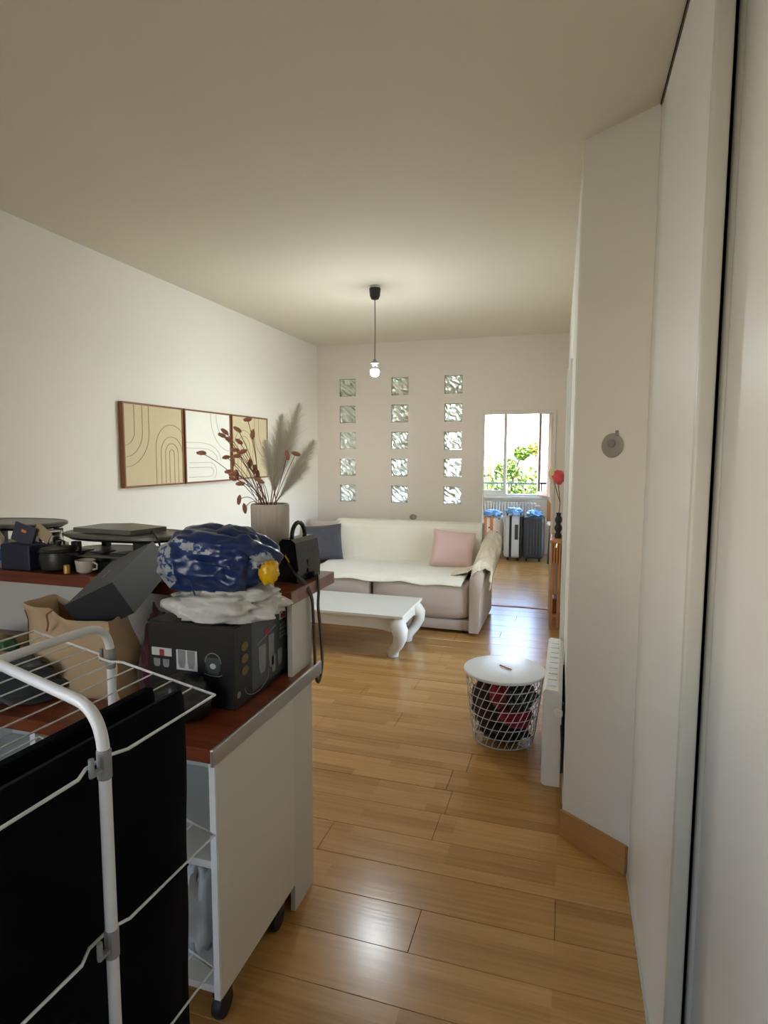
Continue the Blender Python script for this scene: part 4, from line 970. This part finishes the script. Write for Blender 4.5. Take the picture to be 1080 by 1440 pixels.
for x in (SX0+.05, SX1-.03):
    for y_ in (5.28, 6.05): MB().lathe([(.02, 0), (.024, .03)], 12, Matrix.Translation((x, y_, 0))).build('foot', 'black', sf)
# throw over back and seat
def path(n):
    pts = [(6.165, .70), (6.17, .83), (6.125, .888), (6.04, .905), (5.965, .898), (5.915, .855), (5.902, .75), (5.885, .60), (5.868, .52), (5.83, .498), (5.6, .505), (5.4, .500), (5.26, .486), (5.205, .462), (5.185, .42)]
    return pts
PTS = path(0)
def along(t):
    k = t*(len(PTS)-1); i = min(int(k), len(PTS)-2); f = k-i
    return PTS[i][0]*(1-f)+PTS[i+1][0]*f, PTS[i][1]*(1-f)+PTS[i+1][1]*f
def thr(u, v):
    y_, z_ = along(v*(1 if u < .0 else 1)*(.985+.02*noise.noise(Vector((u*7, 1, 0)))))
    xl = -2.36+(.10*max(0, v-.45)); xr = -.80-.16*max(0, v-.5)
    x = xl+(xr-xl)*u+.012*noise.noise(Vector((v*6, u*3, 4)))
    w = .010*noise.noise(Vector((x*5, v*9, 2)))+.006*noise.noise(Vector((x*14, v*20, 7)))
    y_ -= .006+abs(w)*.4; z_ += .012+abs(w)*.6
    if v > .9: z_ += .022*noise.noise(Vector((x*4.5, 0, 9)))
    return (x, y_, z_)
th_ = tag(MB().grid(thr, 70, 60).build('throw_blanket', 'throw', smooth=True, solid=.010), 'cream throw spread over the sofa back and seat', 'throw')
M['throw2'] = mk('ivory_throw', 'ece0c8', 'e2d3b6', 6, .9, sheen=.3, bump=.25, bscale=70)
def thr2(u, v):
    # u along Y (front 0 -> back 1), v across arm: inner seat -> over top -> outside
    y_ = 5.30+.75*u
    zt_ = .585+.21*min(1, max(0, u))
    prof_ = [(-.20, .50), (-.06, .515), (-.02, .56), (.0, zt_*.96), (.04, zt_+.02), (.10, zt_+.02), (.15, zt_*.95), (.16, zt_*.86), (.15, zt_*.76-.02)]
    k = v*(len(prof_)-1); i = min(int(k), len(prof_)-2); f = k-i
    x = prof_[i][0]*(1-f)+prof_[i+1][0]*f; z = prof_[i][1]*(1-f)+prof_[i+1][1]*f
    w = .05*noise.noise(Vector((u*5+v*2, v*4, 3)))+.022*noise.noise(Vector((u*12+v*6, v*9, 8)))
    y_ += .05*noise.noise(Vector((v*4, u, 6)))-(.10 if .35 < v < .9 else 0)*(1-u)*.6
    if u < .08 and v > .35: z -= .04
    return (SX1+x+.01+abs(w)*.5, y_, z+.014+abs(w))
tag(MB().grid(thr2, 36, 48).build('throw_blanket', 'throw2', smooth=True, solid=.010), 'ivory blanket bunched over the right sofa arm', 'throw')
M['piping'] = mk('white_piping', 'f4f2ea', 'eeece2', 6, .6)
def pillow(name, label, c, w, h, t_, mat, rot, pmat=None):
    t = thing(name, label, 'cushion'); R_ = Matrix.Translation(c) @ Euler(rot).to_matrix().to_4x4()
    mb = MB()
    for s_ in (1, -1):
        def fn(u, v):
            a, b = 2*u-1, 2*v-1
            e = max(0, (1-a**4))*max(0, (1-b**4)); pin = 1-.05*(1-abs(a*b))*0
            k = 1-.06*(1-b*b) if abs(a) > .0 else 1; k2 = 1-.06*(1-a*a)
            return (a*w/2*k if True else 0, s_*(t_/2*e**.55+.0005+.006*noise.noise(Vector((a*3, b*3, s_)))*e), b*h/2*k2)
        mb.grid(fn, 24, 24)
    mb.v = [tuple(R_ @ Vector(p)) for p in mb.v]
    mb.build('cushion_cover', mat, t, smooth=70)
    ring = []
    for k in range(60):
        q = k/60*4; sd = int(q); f = q-sd; a, b = [(-1+2*f, -1), (1, -1+2*f), (1-2*f, 1), (-1, 1-2*f)][sd]
        ring.append(R_ @ Vector((a*w/2*(1-.06*(1-b*b)), 0, b*h/2*(1-.06*(1-a*a)))))
    MB().tube(ring, .004, 6, closed=True).build('seam', pmat or mat, t, smooth=80)
M['pink'] = mk('pink_linen', 'dcbcb2', 'd4b1a7', 8, .9, sheen=.3, bump=.15, bscale=200)
M['slate'] = mk('slate_blue_fabric', '4f4e54', '454449', 8, .9, sheen=.2, bump=.15, bscale=200)
M['taupec'] = mk('beige_cushion_fabric', 'c3b3a4', 'b7a797', 8, .9, sheen=.2)
pillow('cushion', 'pale pink square cushion leaning on the right sofa arm', (-1.055, 5.725, .685), .41, .37, .13, 'pink', (math.radians(-24), math.radians(5), math.radians(6)))
pillow('cushion', 'dark slate cushion at the left end of the sofa', (-2.42, 5.75, .685), .38, .38, .13, 'slate', (math.radians(-22), math.radians(-5), math.radians(18)))
pillow('cushion', 'beige cushion behind the dark slate one', (-2.47, 5.885, .73), .36, .36, .10, 'taupec', (math.radians(-15), math.radians(0), math.radians(5)))
M['tassel'] = mk('brown_bobble', '9b8a78', '857562', 20, .9)
tag(MB().blob((-1.53, 6.02, .957), (.035, .03, .028), .3, 3, 2, flat=-.03).build('small_pouch', 'tassel', smooth=70), 'tiny brown object lying on top of the sofa back', 'pouch')

# ------------------------------------------------------------------ coffee table
M['ctable'] = mk('white_painted_wood', 'd8d4c8', 'cdc8ba', 6, .45, stretch=(1, 4, 1))
ct = thing('coffee_table', 'low white coffee table with curved opium legs before the sofa', 'coffee table', (0, 0, 0))
cx0, cx1, cy0, cy1, cz = -2.36, -1.185, 4.36, 5.01, .36
MB().box(cx0, cx1, cy0, cy1, cz-.024, cz, bev=.004).build('table_top', 'ctable', ct)
MB().box(cx0+.03, cx1-.03, cy0+.03, cy1-.03, cz-.045, cz-.024, bev=.004).build('moulding', 'ctable', ct)
def apron(x0, x1, y, vert=False):
    n = 24; top = cz-.045; vs = []
    prof_ = []
    for i in range(n+1):
        u = i/n; dp = .075+.035*(abs(2*u-1)**6)
        prof_.append((u, top-dp))
    mb = MB()
    for off_ in (-.012, .012):
        for u, zb in prof_:
            q = x0+(x1-x0)*u
            vs += [((y+off_, q, zb) if vert else (q, y+off_, zb)), ((y+off_, q, top) if vert else (q, y+off_, top))]
    m = 2*(n+1); fs = []
    for i in range(n):
        a = 2*i
        fs += [(a, a+2, a+3, a+1), (m+a, m+a+1, m+a+3, m+a+2), (a, m+a, m+a+2, a+2), (a+1, a+3, m+a+3, m+a+1)]
    fs += [(0, 1, m+1, m), (2*n, m+2*n, m+2*n+1, 2*n+1)]
    mb.add(vs, fs).build('apron', 'ctable', ct)
apron(cx0+.06, cx1-.06, cy0+.05); apron(cx0+.06, cx1-.06, cy1-.05)
apron(cy0+.06, cy1-.06, cx0+.05, True); apron(cy0+.06, cy1-.06, cx1-.05, True)
for sx_, X in ((-1, cx0), (1, cx1)):
    for sy, Y in ((-1, cy0), (1, cy1)):
        def lp(k, z): return (X-sx_*k, Y-sy*k, z)
        pts = [lp(.065, .315), lp(.050, .28), lp(.028, .235), lp(.026, .18), lp(.052, .115), lp(.092, .065), lp(.108, .035), lp(.105, .0)]
        MB().tube(pts, [.055, .062, .064, .054, .043, .043, .050, .042], 14).build('leg', 'ctable', ct, smooth=60)

# ------------------------------------------------------------------ wire basket table
BXc, BYc = -.31, 3.335
bk = thing('wire_basket_table', 'round side table of white wire basket with a white lid', 'basket table', (BXc, BYc, 0))
M['lid'] = mk('white_lid', 'e9ebee', 'e2e4e8', 4, .3)
MB().lathe([(.20, .388), (.226, .39), (.228, .398), (.226, .404), (.222, .405), (.05, .4045), (.002, .4045)], 56).build('lid', 'lid', bk, smooth=30)
def rb(z): return .165+(.215-.165)*(z/.385)**.8
for z in (.005, .06, .115, .17, .225, .28, .335, .385):
    MB().tube([(rb(z)*math.cos(2*PI*k/40), rb(z)*math.sin(2*PI*k/40), z+.003) for k in range(40)], .0022 if z not in (.005, .385) else .003, 6, closed=True).build('wire_ring', 'whitem', bk, smooth=80)
dg = None
for k in range(30):
    a0 = 2*PI*k/30
    if dg is None:
        dg = MB().tube([(rb(z)*math.cos(.95*z/.385), rb(z)*math.sin(.95*z/.385), z) for z in [.005+i*.038 for i in range(11)]], .0022, 6).build('diagonal_wire', 'whitem', bk, smooth=80)
    else: copymesh(dg, 'diagonal_wire', bk, rot=(0, 0, a0))
for k in range(5):
    a0 = PI*k/5; MB().tube([(.165*math.cos(a0), .165*math.sin(a0), .004), (-.165*math.cos(a0), -.165*math.sin(a0), .004)], .002, 6).build('bottom_wire', 'whitem', bk)
M['brownc'] = mk('dark_brown_cloth', '3f2a22', '2c1c18', 9, .9, sheen=.3)
M['crims'] = mk('crimson_cloth', 'a3163a', '8a1030', 9, .9, sheen=.3)
M['camo'] = film('green_grey_print_cloth', '5d6a5c', '252a28', 42, .45, .55, .9, 60)
M['blackc'] = mk('black_cloth', '1d1a1c', '141214', 9, .9, sheen=.2)
def cl(label, c, r, mt, sd, fl=None): tag(MB().blob((BXc+c[0], BYc+c[1], c[2]), r, .28, 2.2, sd, nu=36, nv=24, flat=fl, fold=.35).build('garment', mt, smooth=80), label, 'clothing', 'clothes stuffed in the wire basket')
cl('dark brown garment at the left inside the wire basket', (-.08, -.02, .205), (.09, .10, .165), 'brownc', 1)
cl('black garment at the bottom of the wire basket', (.01, -.03, .075), (.13, .11, .066), 'blackc', 2)
cl('crimson garment across the front of the wire basket', (.065, -.05, .155), (.10, .09, .055), 'crims', 3)
cl('crimson bundle stuffed up under the basket lid', (-.02, -.09, .295), (.045, .06, .08), 'crims', 7)
cl('green and grey printed garment at the top right of the basket', (.08, -.01, .26), (.095, .11, .065), 'camo', 5)
st = tag(MB().tube([(BXc-.03, BYc+.035, .4085), (BXc+.04, BYc-.02, .4085)], .0035, 8).build('pencil', mk('red_pencil', 'a8504a', '96403c', 9, .5)), 'short reddish stick lying on the white basket lid', 'stick')
